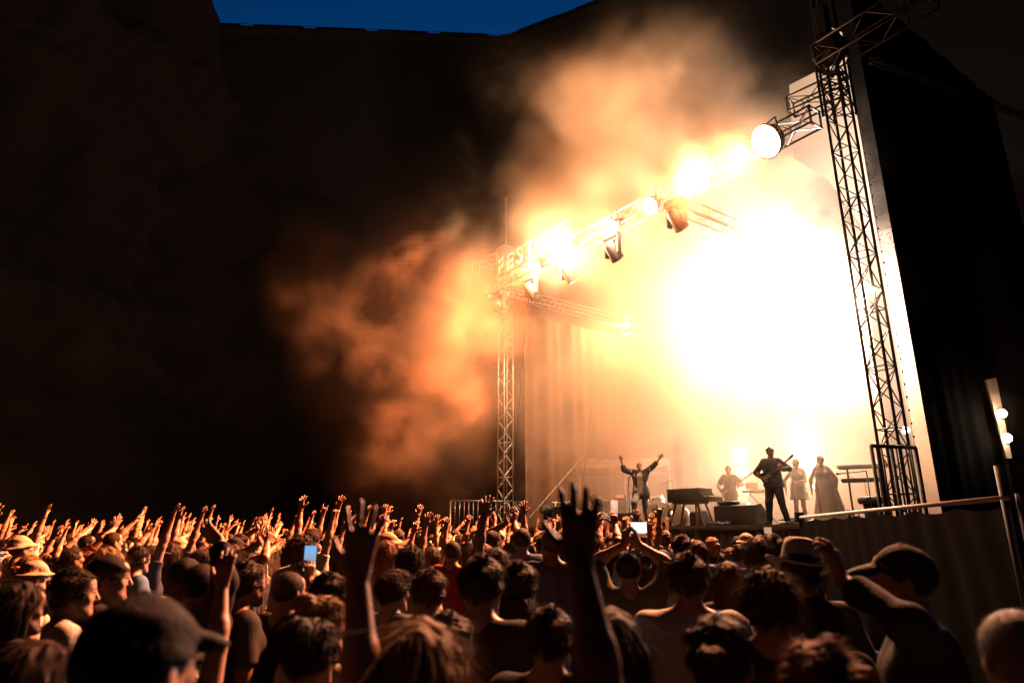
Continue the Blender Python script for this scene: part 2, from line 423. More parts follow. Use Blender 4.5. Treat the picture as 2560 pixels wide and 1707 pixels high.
    if trousers:
        F = Field(TR + [cone((-.06, 0, .93), (.06, 0, .93), .126 * b + .008, .126 * b + .008, .06)], .012, None)
        F.f = np.maximum(F.f, (F.z - .98)[None, None, :].astype(np.float32)); F.f = np.maximum(F.f, (.07 - F.z)[None, None, :].astype(np.float32))
        F.add(*wob(.006, 30, 5, (F.x[0], F.y[0], F.z[0]), (F.x[-1], F.y[-1], F.z[-1]), (1, 1, .5)))
        P, Q = F.mesh(); out['trousers'] = np_mesh('trousers', P, Q, [DENIM])
    if shoes:
        for key, s in (('R', 1), ('L', -1)):
            l = Lg.get(key, {}); an = np.asarray(l.get('a', (s * .105, -.02, .085)), float); toe = np.asarray(l.get('t', an + V(s * .03, .155, -.055)), float)
            F = Field([cone(an + V(0, -.025, -.04), toe + V(0, .02, .004), .045, .036, .02), cone(an + V(0, -.01, -.02), an + V(0, -.005, .03), .046, .044, .02)], .008)
            F.f = np.maximum(F.f, (max(an[2] - .088, 0) + .001 - F.z)[None, None, :].astype(np.float32))
            P, Q = F.mesh(); out['shoe' + key] = np_mesh('shoe', P, Q, [SHOE])
    out['head'] = (hc, Mh); out['hands'] = hands; out['G'] = G; out['name'] = name
    return out

# ------------------------------------------------------------------ hair and headgear, modelled once in the head's own frame
def hair_mesh(style, seed=1):
    I = np.eye(3); cuts = [(V(0, .028, 0), nrm(V(0, .86, -.52)))]
    up = [(V(0, 0, -.018), nrm(V(0, .48, -1.0)))]
    P = []
    big = {'short': .012, 'crop': .006, 'curly': .024, 'long': .014, 'bun': .010, 'tail': .010, 'bob': .018, 'quiff': .016, 'bald': .004}[style]
    P.append(ell((0, -.014, .032), (.077 + big, .097 + big, .088 + big), .001, cuts=cuts + ([] if style in ('long', 'bob') else up)))
    if style == 'quiff': P.append(ell((0, .045, .112), (.055, .05, .03), .03))
    if style in ('long', 'bob'):
        zl = -.34 if style == 'long' else -.12
        for x, y, r in ((-.066, -.045, .036), (.066, -.045, .036), (-.035, -.085, .042), (.035, -.085, .042), (0, -.095, .042), (-.078, -.005, .022), (.078, -.005, .022)):
            P.append(cone((x, y, .02), (x * 1.12, y - .012, zl + (0.04 if abs(x) > .05 else 0)), r, r * .85, .02))
    if style == 'bun': P.append(ell((0, -.095, .105), (.045, .042, .042), .01))
    if style == 'tail':
        P += [cone((0, -.10, .05), (0, -.15, .03), .025, .035, .01), cone((0, -.15, .03), (0, -.165, -.17), .036, .018, .02)]
    F = Field(P, .006 if style != 'curly' else .007)
    b = ((F.x[0], F.y[0], F.z[0]), (F.x[-1], F.y[-1], F.z[-1]))
    if style == 'curly': F.add(*wob(.009, 130, seed, *b)); F.add(*wob(.006, 240, seed + 1, *b))
    elif style in ('long', 'bob'): F.add(*wob(.004, 150, seed, *b, (1, 1, .08))); F.add(*wob(.003, 50, seed + 3, *b, (1, 1, .5)))
    elif style not in ('crop', 'bald'): F.add(*wob(.006, 120, seed, *b, (1, .35, .6))); F.add(*wob(.0042, 250, seed + 5, *b)); F.add(*wob(.003, 60, seed, *b))
    p, q = F.mesh()
    return np_mesh('hair', p, q, [HAIR['dark']]), p, q
def add_strands(parent, p, style, matl, seed=3, n=2600):
    """loose strands over a head of hair"""
    r = np.random.RandomState(seed); k = r.choice(len(p), n); root = p[k]
    c = np.array((0, -.014, .03)); out = root - c; out /= np.linalg.norm(out, axis=1)[:, None]
    down = np.array((0, -.25, -1.0)); tan = down[None] - out * (out @ down)[:, None]; tan /= np.linalg.norm(tan, axis=1)[:, None] + 1e-6
    L = {'short': .013, 'crop': .006, 'curly': .024, 'long': .07, 'bun': .02, 'tail': .02, 'bob': .045, 'quiff': .018, 'bald': .005}[style] * r.uniform(.5, 1.5, n)
    lift = {'short': .40, 'crop': .8, 'curly': .7, 'long': .06, 'bun': .2, 'tail': .18, 'bob': .10, 'quiff': .45, 'bald': .9}[style]
    fly = r.uniform(size=n) < .07; L = L * np.where(fly, 2.3, 1); jit = r.normal(size=(n, 3)) * .35
    if style in ('long', 'bob', 'tail'):
        low = np.clip((.03 - root[:, 2]) / .08, 0, 1)[:, None]; tan = tan * (1 - low) + np.array((0, -.06, -1.0)) * low; out = out * (1 - low) + low * np.array((0, -.4, 0)); jit *= .35 - .1 * low; lift *= .6
    d = out * lift + tan * (1 - lift * .6) + jit * (.9 if style == 'curly' else .45)
    d /= np.linalg.norm(d, axis=1)[:, None]
    pts = np.zeros((n, 4, 3))
    for q in range(4):
        t = q / 3; bend = tan * (t * t * .5) + r.normal(size=(n, 3)) * (.18 * t if style == 'curly' else .05 * t)
        pts[:, q] = root + (d * t + bend) * L[:, None]
    cu = bpy.data.hair_curves.new('loose_strands'); cu.add_curves([4] * n)
    cu.points.foreach_set('position', pts.astype(np.float32).ravel())
    cu.points.foreach_set('radius', np.tile(np.array([.00045, .0004, .0003, .00012], np.float32), n))
    cu.materials.append(matl)
    o = bpy.data.objects.new('loose_strands', cu); COL.objects.link(o); o.parent = parent
    return o
def cap_mesh(kind, matl):
    P = []
    if kind == 'cap':
        P = [ell((0, -.012, .035), (.088, .106, .098), .001, cuts=[(V(0, 0, .022), V(0, .12, -1.0))]), ell((0, .105, .040), (.070, .085, .020), .012, M=rotm(0, -.22, 0), cuts=[(V(0, .05, 0), V(0, -1, 0))]), ell((0, -.012, .134), (.01, .01, .006), .004)]
    elif kind == 'cap_back':
        P = [ell((0, -.012, .035), (.088, .106, .098), .001, cuts=[(V(0, 0, .022), V(0, -.12, -1.0))]), ell((0, -.125, .028), (.065, .075, .018), .012, M=rotm(0, .25, 0)), ell((0, -.012, .134), (.01, .01, .006), .004)]
    elif kind == 'beanie':
        P = [ell((0, -.014, .04), (.086, .104, .104), .001, cuts=[(V(0, 0, .015), V(0, -.05, -1.0))])]
    elif kind == 'bucket':
        P = [ell((0, -.012, .05), (.088, .106, .088), .01, cuts=[(V(0, 0, .03), V(0, 0, -1.0))]), ell((0, -.012, .022), (.135, .155, .022), .03)]
    F = Field(P, .0055 if kind != 'bucket' else .0065)
    b = ((F.x[0], F.y[0], F.z[0]), (F.x[-1], F.y[-1], F.z[-1])); F.add(*wob(.0022, 70, 9, *b))
    p, q = F.mesh(); return np_mesh(kind, p, q, [matl])

# ------------------------------------------------------------------ setting: ground, fortress, cliff
def struct(o): o['kind'] = 'structure'; return o
M_GRAVEL = mat('gravel', (.045, .04, .035), .95, var=.5, scale=3, bump=.6, bscale=30)
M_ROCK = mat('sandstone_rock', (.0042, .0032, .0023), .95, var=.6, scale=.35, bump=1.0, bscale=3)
def grid_mesh(name, fn, nu, nv, m, smooth=True):
    us = np.linspace(0, 1, nu); vs = np.linspace(0, 1, nv)
    P = np.array([fn(u, v) for v in vs for u in us], float)
    i = np.arange(nu - 1)[None, :] + np.arange(nv - 1)[:, None] * nu
    Q = np.stack([i, i + 1, i + nu + 1, i + nu], -1).reshape(-1, 4)
    me = np_mesh(name, P, Q, [m]); o = bpy.data.objects.new(name, me); COL.objects.link(o); return o
def sines(x, y, z, seed, n=7, f=1.0):
    r = np.random.RandomState(seed); s = 0
    for i in range(n):
        d = r.normal(size=3); d /= np.linalg.norm(d); k = f * (1.6 ** (i * .8)); s += math.sin(k * (d[0] * x + d[1] * y + d[2] * z) + r.uniform(0, 6)) / (1.45 ** i)
    return s
struct(grid_mesh('ground', lambda u, v: (-220 + 440 * u, -120 + 440 * v, .015 * sines(u * 60, v * 60, 0, 4)), 60, 60, M_GRAVEL))

# fortress: two tall masonry curtain walls meeting in a corner, with a notched parapet
def wall_material():
    m = bpy.data.materials.new('old_masonry'); m.use_nodes = True; nt = m.node_tree; b = nt.nodes['Principled BSDF']; b.inputs['Roughness'].default_value = .95
    tc = nt.nodes.new('ShaderNodeTexCoord'); br = nt.nodes.new('ShaderNodeTexBrick'); br.inputs['Scale'].default_value = 1.0
    br.inputs['Brick Width'].default_value = 1.1; br.inputs['Row Height'].default_value = .45; br.inputs['Mortar Size'].default_value = .03
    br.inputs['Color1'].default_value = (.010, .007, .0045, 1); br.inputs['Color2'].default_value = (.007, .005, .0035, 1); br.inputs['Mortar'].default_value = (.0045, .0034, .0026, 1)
    mp = nt.nodes.new('ShaderNodeMapping'); mp.inputs['Rotation'].default_value = (R(90), 0, 0)
    nt.links.new(tc.outputs['Object'], mp.inputs[0]); nt.links.new(mp.outputs[0], br.inputs['Vector'])
    no = nt.nodes.new('ShaderNodeTexNoise'); no.inputs['Scale'].default_value = .35; no.inputs['Detail'].default_value = 6; nt.links.new(tc.outputs['Object'], no.inputs['Vector'])
    mx = nt.nodes.new('ShaderNodeMix'); mx.data_type = 'RGBA'; mx.blend_type = 'MULTIPLY'; mx.inputs[0].default_value = .7
    nt.links.new(br.outputs['Color'], mx.inputs[6]); nt.links.new(no.outputs[0], mx.inputs[7]); nt.links.new(mx.outputs[2], b.inputs['Base Color'])
    bp = nt.nodes.new('ShaderNodeBump'); bp.inputs['Strength'].default_value = .7; bp.inputs['Distance'].default_value = .06; nt.links.new(br.outputs['Fac'], bp.inputs['Height']); bp.invert = True; nt.links.new(bp.outputs[0], b.inputs['Normal'])
    return m
M_MASON = wall_material()
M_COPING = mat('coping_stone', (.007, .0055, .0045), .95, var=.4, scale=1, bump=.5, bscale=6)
def fort_wall(p0, p1, h, thick, label, notch0):
    p0 = Vector(p0); p1 = Vector(p1); d = p1 - p0; L = d.length; rz = math.atan2(d.y, d.x)
    e = empty('fortress_wall', p0, rz, label, 'fortress wall')
    MB().box((L / 2, thick / 2, h / 2), (L, thick, h)).build('wall_face', M_MASON, e)
    mb = MB(); mb.box((L / 2, .1, h + .19), (L, thick * .2 + .5, .36)); mb.build('string_course', M_COPING, e)
    x = notch0; step = 5.2
    while x < L - .5:
        w = min(step - .75, L - x)
        MB().prism([(x, h + .375), (x + w, h + .375), (x + w, h + .72), (x + w - .5, h + 1.12), (x, h + 1.12)], 0.0, .8).build('parapet', M_COPING, e)
        x += step
    mb = MB(); mb.tube((0, .4, h + 1.45), (L, .4, h + 1.45), .018, n=5)
    for i in range(int(L / 2.6) + 1): mb.tube((i * 2.6, .4, h + .4), (i * 2.6, .4, h + 1.45), .022, n=5)
    mb.build('safety_rail', mat('rail_steel', (.12, .12, .12), .5, .8), e)
    return e
WH = 41.8
def top_pt(px, py, z=WH + 1.3):
    p = atz(px, py, z); return Vector((p.x, p.y, 0))
A0 = top_pt(478, 50); A1 = top_pt(1262, 82); A2 = top_pt(1470, 2)
A2 = A1 + (A2 - A1).normalized() * 42
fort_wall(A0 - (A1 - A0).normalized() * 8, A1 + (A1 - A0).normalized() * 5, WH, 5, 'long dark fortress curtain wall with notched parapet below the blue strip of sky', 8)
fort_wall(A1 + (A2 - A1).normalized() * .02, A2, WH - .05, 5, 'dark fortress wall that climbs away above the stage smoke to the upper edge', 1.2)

# sandstone cliff that carries the fortress: runs from the wall's end round towards the audience's far side
def cliff_fn(u, v):
    # u along, v upward
    k = [(-13, 44.5), (-25.5, 44.2), (-30.5, 39.5), (-33, 32), (-35, 24), (-37, 12), (-40, -6), (-46, -30)]
    t = u * (len(k) - 1); i = min(int(t), len(k) - 2); fr = t - i
    x = k[i][0] * (1 - fr) + k[i + 1][0] * fr; y = k[i][1] * (1 - fr) + k[i + 1][1] * fr
    z = v * 46
    z = v * (27 + 21 * min(u / .27, 1))
    lean = 3.5 * (1 - v) ** 1.6 + .8 * math.sin(z * .5)
    dx, dy = .85, -.5
    n = 2.3 * sines(x * .22, y * .22, z * .16, 21) + .6 * sines(x, y, z * .6, 5, 5)
    strat = .55 * math.sin(z * 1.3 + .6 * sines(x * .1, y * .1, 0, 8)) + (.9 if math.sin(z * .33 + x * .12) > .55 else 0)
    q = lean + n + strat
    return (x + dx * q, y + dy * q + (0 if u > .1 else 0), z - .5)
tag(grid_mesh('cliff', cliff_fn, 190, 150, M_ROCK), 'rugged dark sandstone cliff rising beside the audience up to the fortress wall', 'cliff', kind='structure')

# ------------------------------------------------------------------ stage
M_STEEL = mat('truss_aluminium', (.55, .54, .52), .38, .9, var=.12, scale=20, bump=.05)
M_DARKST = mat('dark_steel', (.06, .055, .05), .5, .6, var=.3, scale=12)
M_BLACK = mat('black_plastic', (.022, .021, .02), .5, var=.3, scale=10, bump=.1)
M_GLOSS = mat('piano_lacquer', (.012, .011, .011), .12, var=.2, scale=4)
M_DRAPE = mat('black_molton_drape', (.05, .042, .036), .95, var=.25, scale=2, bump=.3, bscale=40, spec=.1)
M_WOOD = mat('varnished_wood', (.16, .07, .03), .4, var=.4, scale=6, stretch=(1, 8, 1))
M_DECK = mat('stage_deck_board', (.06, .05, .045), .6, var=.4, scale=4, bump=.2)
M_CHROME = mat('chrome', (.7, .68, .66), .18, 1.0, var=.05)
M_WHITE = mat('pale_shell', (.55, .53, .5), .45, var=.1)
def emis(name, col, s):
    m = bpy.data.materials.new(name); m.use_nodes = True; b = m.node_tree.nodes['Principled BSDF']
    b.inputs['Base Color'].default_value = (.8, .8, .8, 1); b.inputs['Emission Color'].default_value = (*col, 1); b.inputs['Emission Strength'].default_value = s
    m.cycles.emission_sampling = 'NONE'; return m
WARM = (1.0, .55, .30)
BEAM = (1.0, .21, .045)
WHITE_HOT = (1.0, .94, .94)
LENS = emis('lit_lens', (1.0, .80, .55), 60)
LENS_DIM = emis('dim_lit_lens', (1.0, .8, .55), 12)
def point(name, loc, power, parent=None, col=WARM, rad=.12):
    l = bpy.data.lights.new(name, 'POINT'); l.energy = power; l.color = col; l.shadow_soft_size = rad
    o = bpy.data.objects.new(name, l); COL.objects.link(o); o.location = loc
    if parent: o.parent = parent
    return o
def spot(name, loc, d, power, ang, parent=None, col=WARM, rad=.12, blend=.5):
    l = bpy.data.lights.new(name, 'SPOT'); l.energy = power; l.color = col; l.shadow_soft_size = rad; l.spot_size = R(ang); l.spot_blend = blend
    o = bpy.data.objects.new(name, l); COL.objects.link(o); o.location = loc; o.rotation_euler = Vector(d).to_track_quat('-Z', 'Y').to_euler()
    if parent: o.parent = parent
    return o

# deck, skirt
dk = empty('stage', S(0, 0, 0), SANG, 'raised concert stage with a black skirt below its lit front edge', 'stage')
MB().box((6.6, 5.2, DECK - .06), (15.4, 10.4, .12)).build('deck', M_DECK, dk)
def skirt_fn(u, v):
    x = -1.1 + 15.4 * u; return (x, -.03 + .035 * math.sin(x * 7) + .02 * math.sin(x * 17 + 1), .02 + 1.86 * v + .03 * math.sin(x * 1.7) * (v > .9))
sk = grid_mesh('skirt', skirt_fn, 200, 12, M_DRAPE); sk.parent = dk
MB().box((6.6, -.06, DECK - .035), (15.4, .05, .05)).build('front_edge', mat('edge_trim', (.14, .09, .06), .5, var=.4), dk)

# drapes: a back wall of cloth and a side wall, with soft vertical folds
def drape(name, p0, p1, z0, z1, label, m=M_DRAPE, amp=1.0):
    p0 = Vector(p0); p1 = Vector(p1); L = (p1 - p0).length; rz = math.atan2((p1 - p0).y, (p1 - p0).x)
    o = grid_mesh(name, lambda u, v: (u * L, amp * (.07 * math.sin(u * L * 4.2) + .05 * math.sin(u * L * 9.7 + 1)), z0 + (z1 - z0) * v), int(L * 12), 4, m)
    o.location = (p0.x, p0.y, 0); o.rotation_euler = (0, 0, rz); return tag(o, label, 'drape')
M_SCRIM = mat('grey_scrim', (.16, .11, .08), .95, var=.2, scale=2, bump=.3, bscale=40, spec=.1)
drape('side_drape', S(-.35, 1.2), S(-.35, 9.6), DECK, 10.4, 'dark pleated side curtain behind the pale tower on the far stage side', M_SCRIM)
drape('back_drape', S(-.2, 9.8), S(13.6, 9.8), DECK, 10.8, 'wide pleated curtain across the back of the stage behind the band', M_SCRIM)
drape('light_block_drape', S(14.1, .9), S(14.1, 9.7), DECK, 15.5, 'added black curtain blocking stage light behind the near tower and the white banner', mat('light_block_black', (.005, .0045, .004), .98, var=.2, spec=.02), .25)  # added curtain, raised above the roof to block stage light and lit smoke

# ------------------------------------------------------------------ trusses
def truss(name, a, b, w, label, group=None, step=None, rc=.026, rb=.013, m=M_STEEL, up=(0, 0, 1), plates=True, rot=0.0):
    a = Vector(a); b = Vector(b); d = b - a; L = d.length; d.normalize()
    u = Vector(up)
    if abs(u.dot(d)) > .95: u = Matrix.Rotation(rot, 3, 'Z') @ SU
    s = d.cross(u).normalized(); t = s.cross(d).normalized()
    e = empty(name, a, 0, label, 'truss', group)
    O = [s * (w / 2 * i) + t * (w / 2 * j) for i, j in ((-1, -1), (1, -1), (1, 1), (-1, 1))]
    for o in O: MB().tube(o, o + d * L, rc, n=10).build('chord', m, e, True)
    step = step or w * 1.05; n = max(2, int(round(L / step))); mb = MB()
    for f in range(4):
        p, q = O[f], O[(f + 1) % 4]
        for k in range(n):
            x0 = d * (L * k / n); x1 = d * (L * (k + 1) / n)
            A, B = (p, q) if (k + f) % 2 == 0 else (q, p)
            mb.tube(A + x0, B + x1, rb, n=6, caps=False)
            if k % 3 == 0: mb.tube(p + x0, q + x0, rb, n=6, caps=False)
    mb.build('lattice', m, e, True)
    if plates:
        for x in (0, L):
            mb = MB(); 
            for f in range(4): mb.tube(O[f] + d * (x - .012 + (.012 if x == 0 else -.012)), O[(f + 1) % 4] + d * (x - .012 + (.012 if x == 0 else -.012)), .024, n=6)
            mb.build('end_frame', m, e, True)
    return e
TZ = 10.8
lt = truss('truss_tower', S(0, 0, 0), S(0, 0, 12.6), .40, 'pale truss tower at the far end of the stage front, glowing in orange smoke', 'truss towers')
MB().box((0, 0, .06), (.95, .95, .12), SANG).build('base_plate', M_DARKST, lt)
hb = MB().bbox((0, 0, 12.75), (.62, .62, .34), .03, SANG); hb.tube((0, 0, 12.9), (0, 0, 15.2), .05, n=8); hb.tube((.0, .35, 12.9), (.0, .2, 14.6), .03, n=6); hb.build('head_block', M_STEEL, lt)
rt = truss('truss_tower', S(13.8, 0, 0), S(13.8, 0, 12.7), .40, 'tall dark truss tower at the near end of the stage front, before the white banner', 'truss towers', m=M_DARKST, rc=.03, rb=.014)
MB().box((0, 0, .06), (.95, .95, .12), SANG).build('base_plate', M_DARKST, rt)
hb = MB().bbox((0, 0, 12.95), (.62, .62, .5), .03, SANG).bbox((-.1, -.1, 13.6), (.26, .26, 1.0), .02, SANG)
for dx, dy in ((-.22, .1), (.2, -.15), (.05, .24)): hb.tube((dx, dy, 12.7), (dx * .8, dy * .8, 15.2), .04, n=8)
for a in range(6): hb.tube((.3 * cos(a), .3 * sin(a), 12.3 + .1 * a), (.34 * cos(a + 1.3), .34 * sin(a + 1.3), 12.5 + .07 * a), .05, n=8)
hb.build('head_block', M_DARKST, rt)
sl = MB()
for i in range(4):
    c = Vector((cos(pi / 4 + i * pi / 2), sin(pi / 4 + i * pi / 2), 0)) * .36; c.rotate(Matrix.Rotation(SANG, 3, 'Z'))
    sl.tube(c + Vector((0, 0, 11.1)), c + Vector((0, 0, 12.6)), .03, n=8)
    c2 = Matrix.Rotation(pi / 2, 3, 'Z') @ c
    for k in range(4): sl.tube(c + Vector((0, 0, 11.15 + k * .36)), c2 + Vector((0, 0, 11.33 + k * .36 - (.36 if k % 2 else 0))), .016, n=6)
sl.build('sleeve_block', M_DARKST, rt)
truss('front_truss', S(.25, -.88, TZ), S(13.7, -.88, TZ), .42, 'long front roof truss carrying the row of blazing lamps', rb=.012)
truss('side_truss', S(.6, -.4, TZ - .1), S(.6, 9.5, TZ - .1), .36, 'roof truss running upstage from the far tower through the smoke', 'roof trusses')
truss('side_truss', S(9.2, -.4, TZ - .1), S(9.2, 9.5, TZ - .1), .36, 'roof truss running upstage from behind the big lamps mid-roof', 'roof trusses')
truss('rear_truss', S(.8, 5.6, TZ - .6), S(13.2, 5.6, TZ - .6), .36, 'rear lighting truss hung with hooks deep in the smoke', 'roof trusses')
truss('outrigger_truss', S(13.75, -.35, 12.55), at(2330, -22, 11.0), .55, 'dark outrigger truss jutting from the top of the near tower to the upper edge', m=M_DARKST, rb=.014)
truss('outrigger_truss', (8.55, 13.1, 12.6), (17.4, 16.9, 12.75), .12, 'long thin truss line running from the near tower top out to the picture edge', m=M_DARKST, rc=.012, rb=.006)
truss('outrigger_truss', S(-.25, -.1, 12.45), S(-1.5, -.5, 12.45), .45, 'short outrigger truss stub at the head of the pale far tower', rb=.010)
truss('corner_truss', S(12.6, .1, TZ + 1.3), S(13.9, .3, TZ + 1.3), .4, 'short truss piece bracing the banner top beside the near tower', rb=.012, m=M_DARKST)

# ------------------------------------------------------------------ white banner behind the near tower
def fabric(name, col, tr):
    m = bpy.data.materials.new(name); m.use_nodes = True; nt = m.node_tree; b = nt.nodes['Principled BSDF']
    b.inputs['Base Color'].default_value = (*col, 1); b.inputs['Roughness'].default_value = .9
    t = nt.nodes.new('ShaderNodeBsdfTranslucent'); t.inputs[0].default_value = (*col, 1); mx = nt.nodes.new('ShaderNodeMixShader'); mx.inputs[0].default_value = tr
    no = nt.nodes.new('ShaderNodeTexNoise'); no.inputs['Scale'].default_value = 1.3; no.inputs['Detail'].default_value = 4; bp = nt.nodes.new('ShaderNodeBump'); bp.inputs['Strength'].default_value = .35; bp.inputs['Distance'].default_value = .2
    nt.links.new(no.outputs[0], bp.inputs['Height']); nt.links.new(bp.outputs[0], b.inputs['Normal'])
    nt.links.new(b.outputs[0], mx.inputs[1]); nt.links.new(t.outputs[0], mx.inputs[2]); nt.links.new(mx.outputs[0], nt.nodes['Material Output'].inputs[0]); return m
M_BANNER = fabric('white_mesh_banner', (.70, .60, .48), .20)
B0 = Vector((7.33, 14.75, 0)); B1 = Vector((9.26, 15.2, 0)); BD = (B1 - B0).normalized()
def on_banner(px, py):
    r = ray(px, py); nn = BD.cross(Vector((0, 0, 1))); k = nn.dot(B0 - CAM) / nn.dot(r); p = CAM + r * k
    return ((p - B0).dot(BD), p.z)
bn = empty('banner', B0, math.atan2(BD.y, BD.x), 'tall white mesh banner stretched behind the near truss tower', 'banner')
pl = [on_banner(*q) for q in ((1977, 214), (2062, 168), (2045, 95), (2080, 70), (2160, 92), (2180, 170))]
zt = pl
x_r = (B1 - B0).length
lowl = [on_banner(*q) for q in ((1983, 395), (2070, 450), (2150, 560), (2190, 900))]
poly = [(x_r - .62, DECK + .02), (x_r, DECK + .02), (x_r, zt[5][1])] + [(min(q[0], x_r - .02), q[1]) for q in (zt[4], zt[3], zt[2], zt[1])] + [(0, zt[0][1])] + [(q[0], q[1]) for q in lowl]
slab('mesh_sheet', [(x, 0, z) for x, z in poly], M_BANNER, bn)
ey = MB()
for k in range(30): ey.lathe([(.0, -.01), (.03, -.008), (.03, .008), (0, .01)], (x_r + .03, -.02, 2.4 + k * .31), Matrix.Rotation(pi / 2, 3, 'X'), n=8)
ey.tube((x_r + .02, -.012, 2.1), (x_r + .02, -.012, 11.8), .008, n=6)
ey.build('eyelet_rope', M_CHROME, bn, True)

# ------------------------------------------------------------------ lamps
def blinder(px, py, z, n_off, power, lab, size, dirv):
    r = ray(px, py); p = CAM + r * ((z - CAM.z) / r.z)
    d = Vector(dirv).normalized(); M = axis_to(d)
    e = empty('stage_lamp', p, 0, lab, 'stage lamp', 'blazing lamps along the front roof truss')
    hs = MB(); hs.lathe([(.0, -.34), (size * .55, -.34), (size * .8, -.22), (size, -.02), (size, .03), (size * .93, .03)], (0, 0, 0), M, 24)
    hs.build('housing', M_BLACK, e, True)
    ln = MB(); ln.lathe([(0, -.01), (size * .92, -.01), (size * .9, .035), (0, .055)], (0, 0, 0), M, 24); ln.build('lens', LENS, e, True)
    yk = MB(); s = M @ Vector((1, 0, 0))
    for q in (-1, 1): yk.tube(s * (q * (size + .03)), s * (q * (size + .03)) * .8 + Vector((0, 0, .42)), .02)
    yk.tube(s * (-(size + .03)) * .8 + Vector((0, 0, .42)), s * (size + .03) * .8 + Vector((0, 0, .42)), .02); yk.build('yoke', M_DARKST, e)
    if px < 1600: point('lamp_glow', d * (size + .12), power, e, rad=.16)
    else: spot('lamp_glow', d * (.22), -SN - SU * .2 + Vector((0, 0, .25)), power, 176, e, WARM, .16, .12)
    spot('lamp_beam', d * (.24), d, (16000, 16000, 16000, 17000, 19000, 23000)[LP_I], 112, e, BEAM, rad=.16, blend=1.0)
    return e
AUD = -SN * 1.0 - SU * .30 + Vector((0, 0, -.72))
LP = [(1344, 664, .17, 'smallest blazing lamp, beside the pale far tower'), (1428, 620, .18, 'second blazing lamp from the pale far tower on the front truss'), (1537, 564, .18, 'third blazing lamp from the far tower on the front truss'),
      (1629, 514, .26, 'fourth blazing lamp from the far tower, above a hanging spotlight'), (1750, 441, .34, 'second largest blazing lamp, mid way up the rising truss'), (1916, 354, .42, 'largest blazing lamp, next to the white banner')]
PW = [2400, 1500, 1500, 2200, 3200, 4000]
for LP_I, ((px, py, sz, lab), pw) in enumerate(zip(LP, PW)): blinder(px, py, TZ - .25, 0, pw, lab, sz, AUD)

def moving_head(p, rz, tilt, label, lit=0, group='moving head spotlights', hang=True, m=M_BLACK, sc=1.0):
    e = empty('moving_spotlight', p, rz, label, 'spotlight', group); q = -1 if hang else 1
    MB().bbox((0, 0, q * .09 * sc), (.42 * sc, .30 * sc, .16 * sc), .02).build('base_box', m, e)
    yk = MB()
    for s in (-1, 1): yk.bbox((s * .21 * sc, 0, q * .38 * sc), (.06 * sc, .14 * sc, .42 * sc), .015)
    yk.bbox((0, 0, q * .20 * sc), (.46 * sc, .14 * sc, .05 * sc), .012); yk.build('yoke', m, e)
    M = Matrix.Rotation(tilt, 3, 'X'); c = Vector((0, 0, q * .46 * sc))
    MB().lathe([(0, -.26 * sc), (.10 * sc, -.26 * sc), (.145 * sc, -.15 * sc), (.15 * sc, .12 * sc), (.165 * sc, .2 * sc), (.165 * sc, .25 * sc), (.14 * sc, .25 * sc)], c, M, 20).build('lamp_head', m, e, True)
    MB().lathe([(0, .235 * sc), (.145 * sc, .235 * sc), (.12 * sc, .262 * sc), (0, .275 * sc)], c, M, 20).build('lens', LENS_DIM if lit == 1 else LENS if lit else mat('dark_lens', (.12, .11, .1), .08, var=.1), e, True)
    return e, c + M @ Vector((0, 0, .5 * sc))
M_RAIN = fabric('rain_cover_film', (.42, .36, .30), .5)
for i, (u, lab) in enumerate(((1.0, 'covered spotlight hanging below the truss right beside the smallest lamp'), (3.0, 'spotlight hanging below the front truss between the second and third blazing lamps'), (5.0, 'spotlight hanging below the front truss between the third and fourth blazing lamps'), (7.1, 'spotlight hanging below the front truss beside the fourth blazing lamp'), (9.6, 'big spotlight hanging below the truss between the two largest lamps'))):
    mh, tip = moving_head(S(u, -.95, TZ - .3), SANG + pi, 2.4, lab, 1 if i == 2 else 0, sc=1.25)
    if i == 2:      # beam and lit lens added to brighten the singer and the drums
        tgt = (s_at(1625, 1.2) + Vector((0, 0, 1.0))) - (S(u, -.95, TZ - .3)); tgt.rotate(Matrix.Rotation(-(SANG + pi), 3, 'Z')); spot('added_fill_beam', Vector((0, 0, -.75)), tgt, 24000, 24, mh, (1, .62, .34), .08, .6)
for px, py, lab in ((1550, 795, 'small lit spotlight hanging low under the rear truss above the canopy frame'), (1838, 678, 'lit spotlight hanging under the rear truss in the brightest smoke')):
    p = s_at(px, 5.6, 0, py); r = ray(px, py); Y = p.y; q = CAM + r * (Y / r.y)
    mh, tip = moving_head(Vector((q.x, q.y, q.z + .45)), SANG + pi, 2.2, lab, 2)
    point('lamp_glow', tip, 6000 if px == 1550 else 3500, mh, (1, .6, .3))
hk = empty('hanging_cable', S(4.5, 5.4, TZ - .7), SANG, 'row of slack cable loops and hooks strung along the rear truss', 'cable')
for k in range(14):
    x = -3.2 + k * .85; MB().path([(x, -.2, .1), (x + .12, -.25, -.25 - .15 * (k % 3)), (x + .3, -.2, -.1), (x + .42, -.2, .12)], .014).build('cable_loop', M_STEEL, hk)

def text_mesh(name, body, size, ext, m, off=0.0):
    c = bpy.data.curves.new(name, 'FONT'); c.body = body; c.size = size; c.extrude = ext; c.align_x = 'CENTER'; c.offset = off
    t = bpy.data.objects.new(name + '_outline', c); COL.objects.link(t); bpy.context.view_layer.update()
    me = bpy.data.meshes.new_from_object(t.evaluated_get(bpy.context.evaluated_depsgraph_get())); bpy.data.objects.remove(t)
    me.name = name; me.materials.clear(); me.materials.append(m); o = bpy.data.objects.new(name, me); COL.objects.link(o); return o
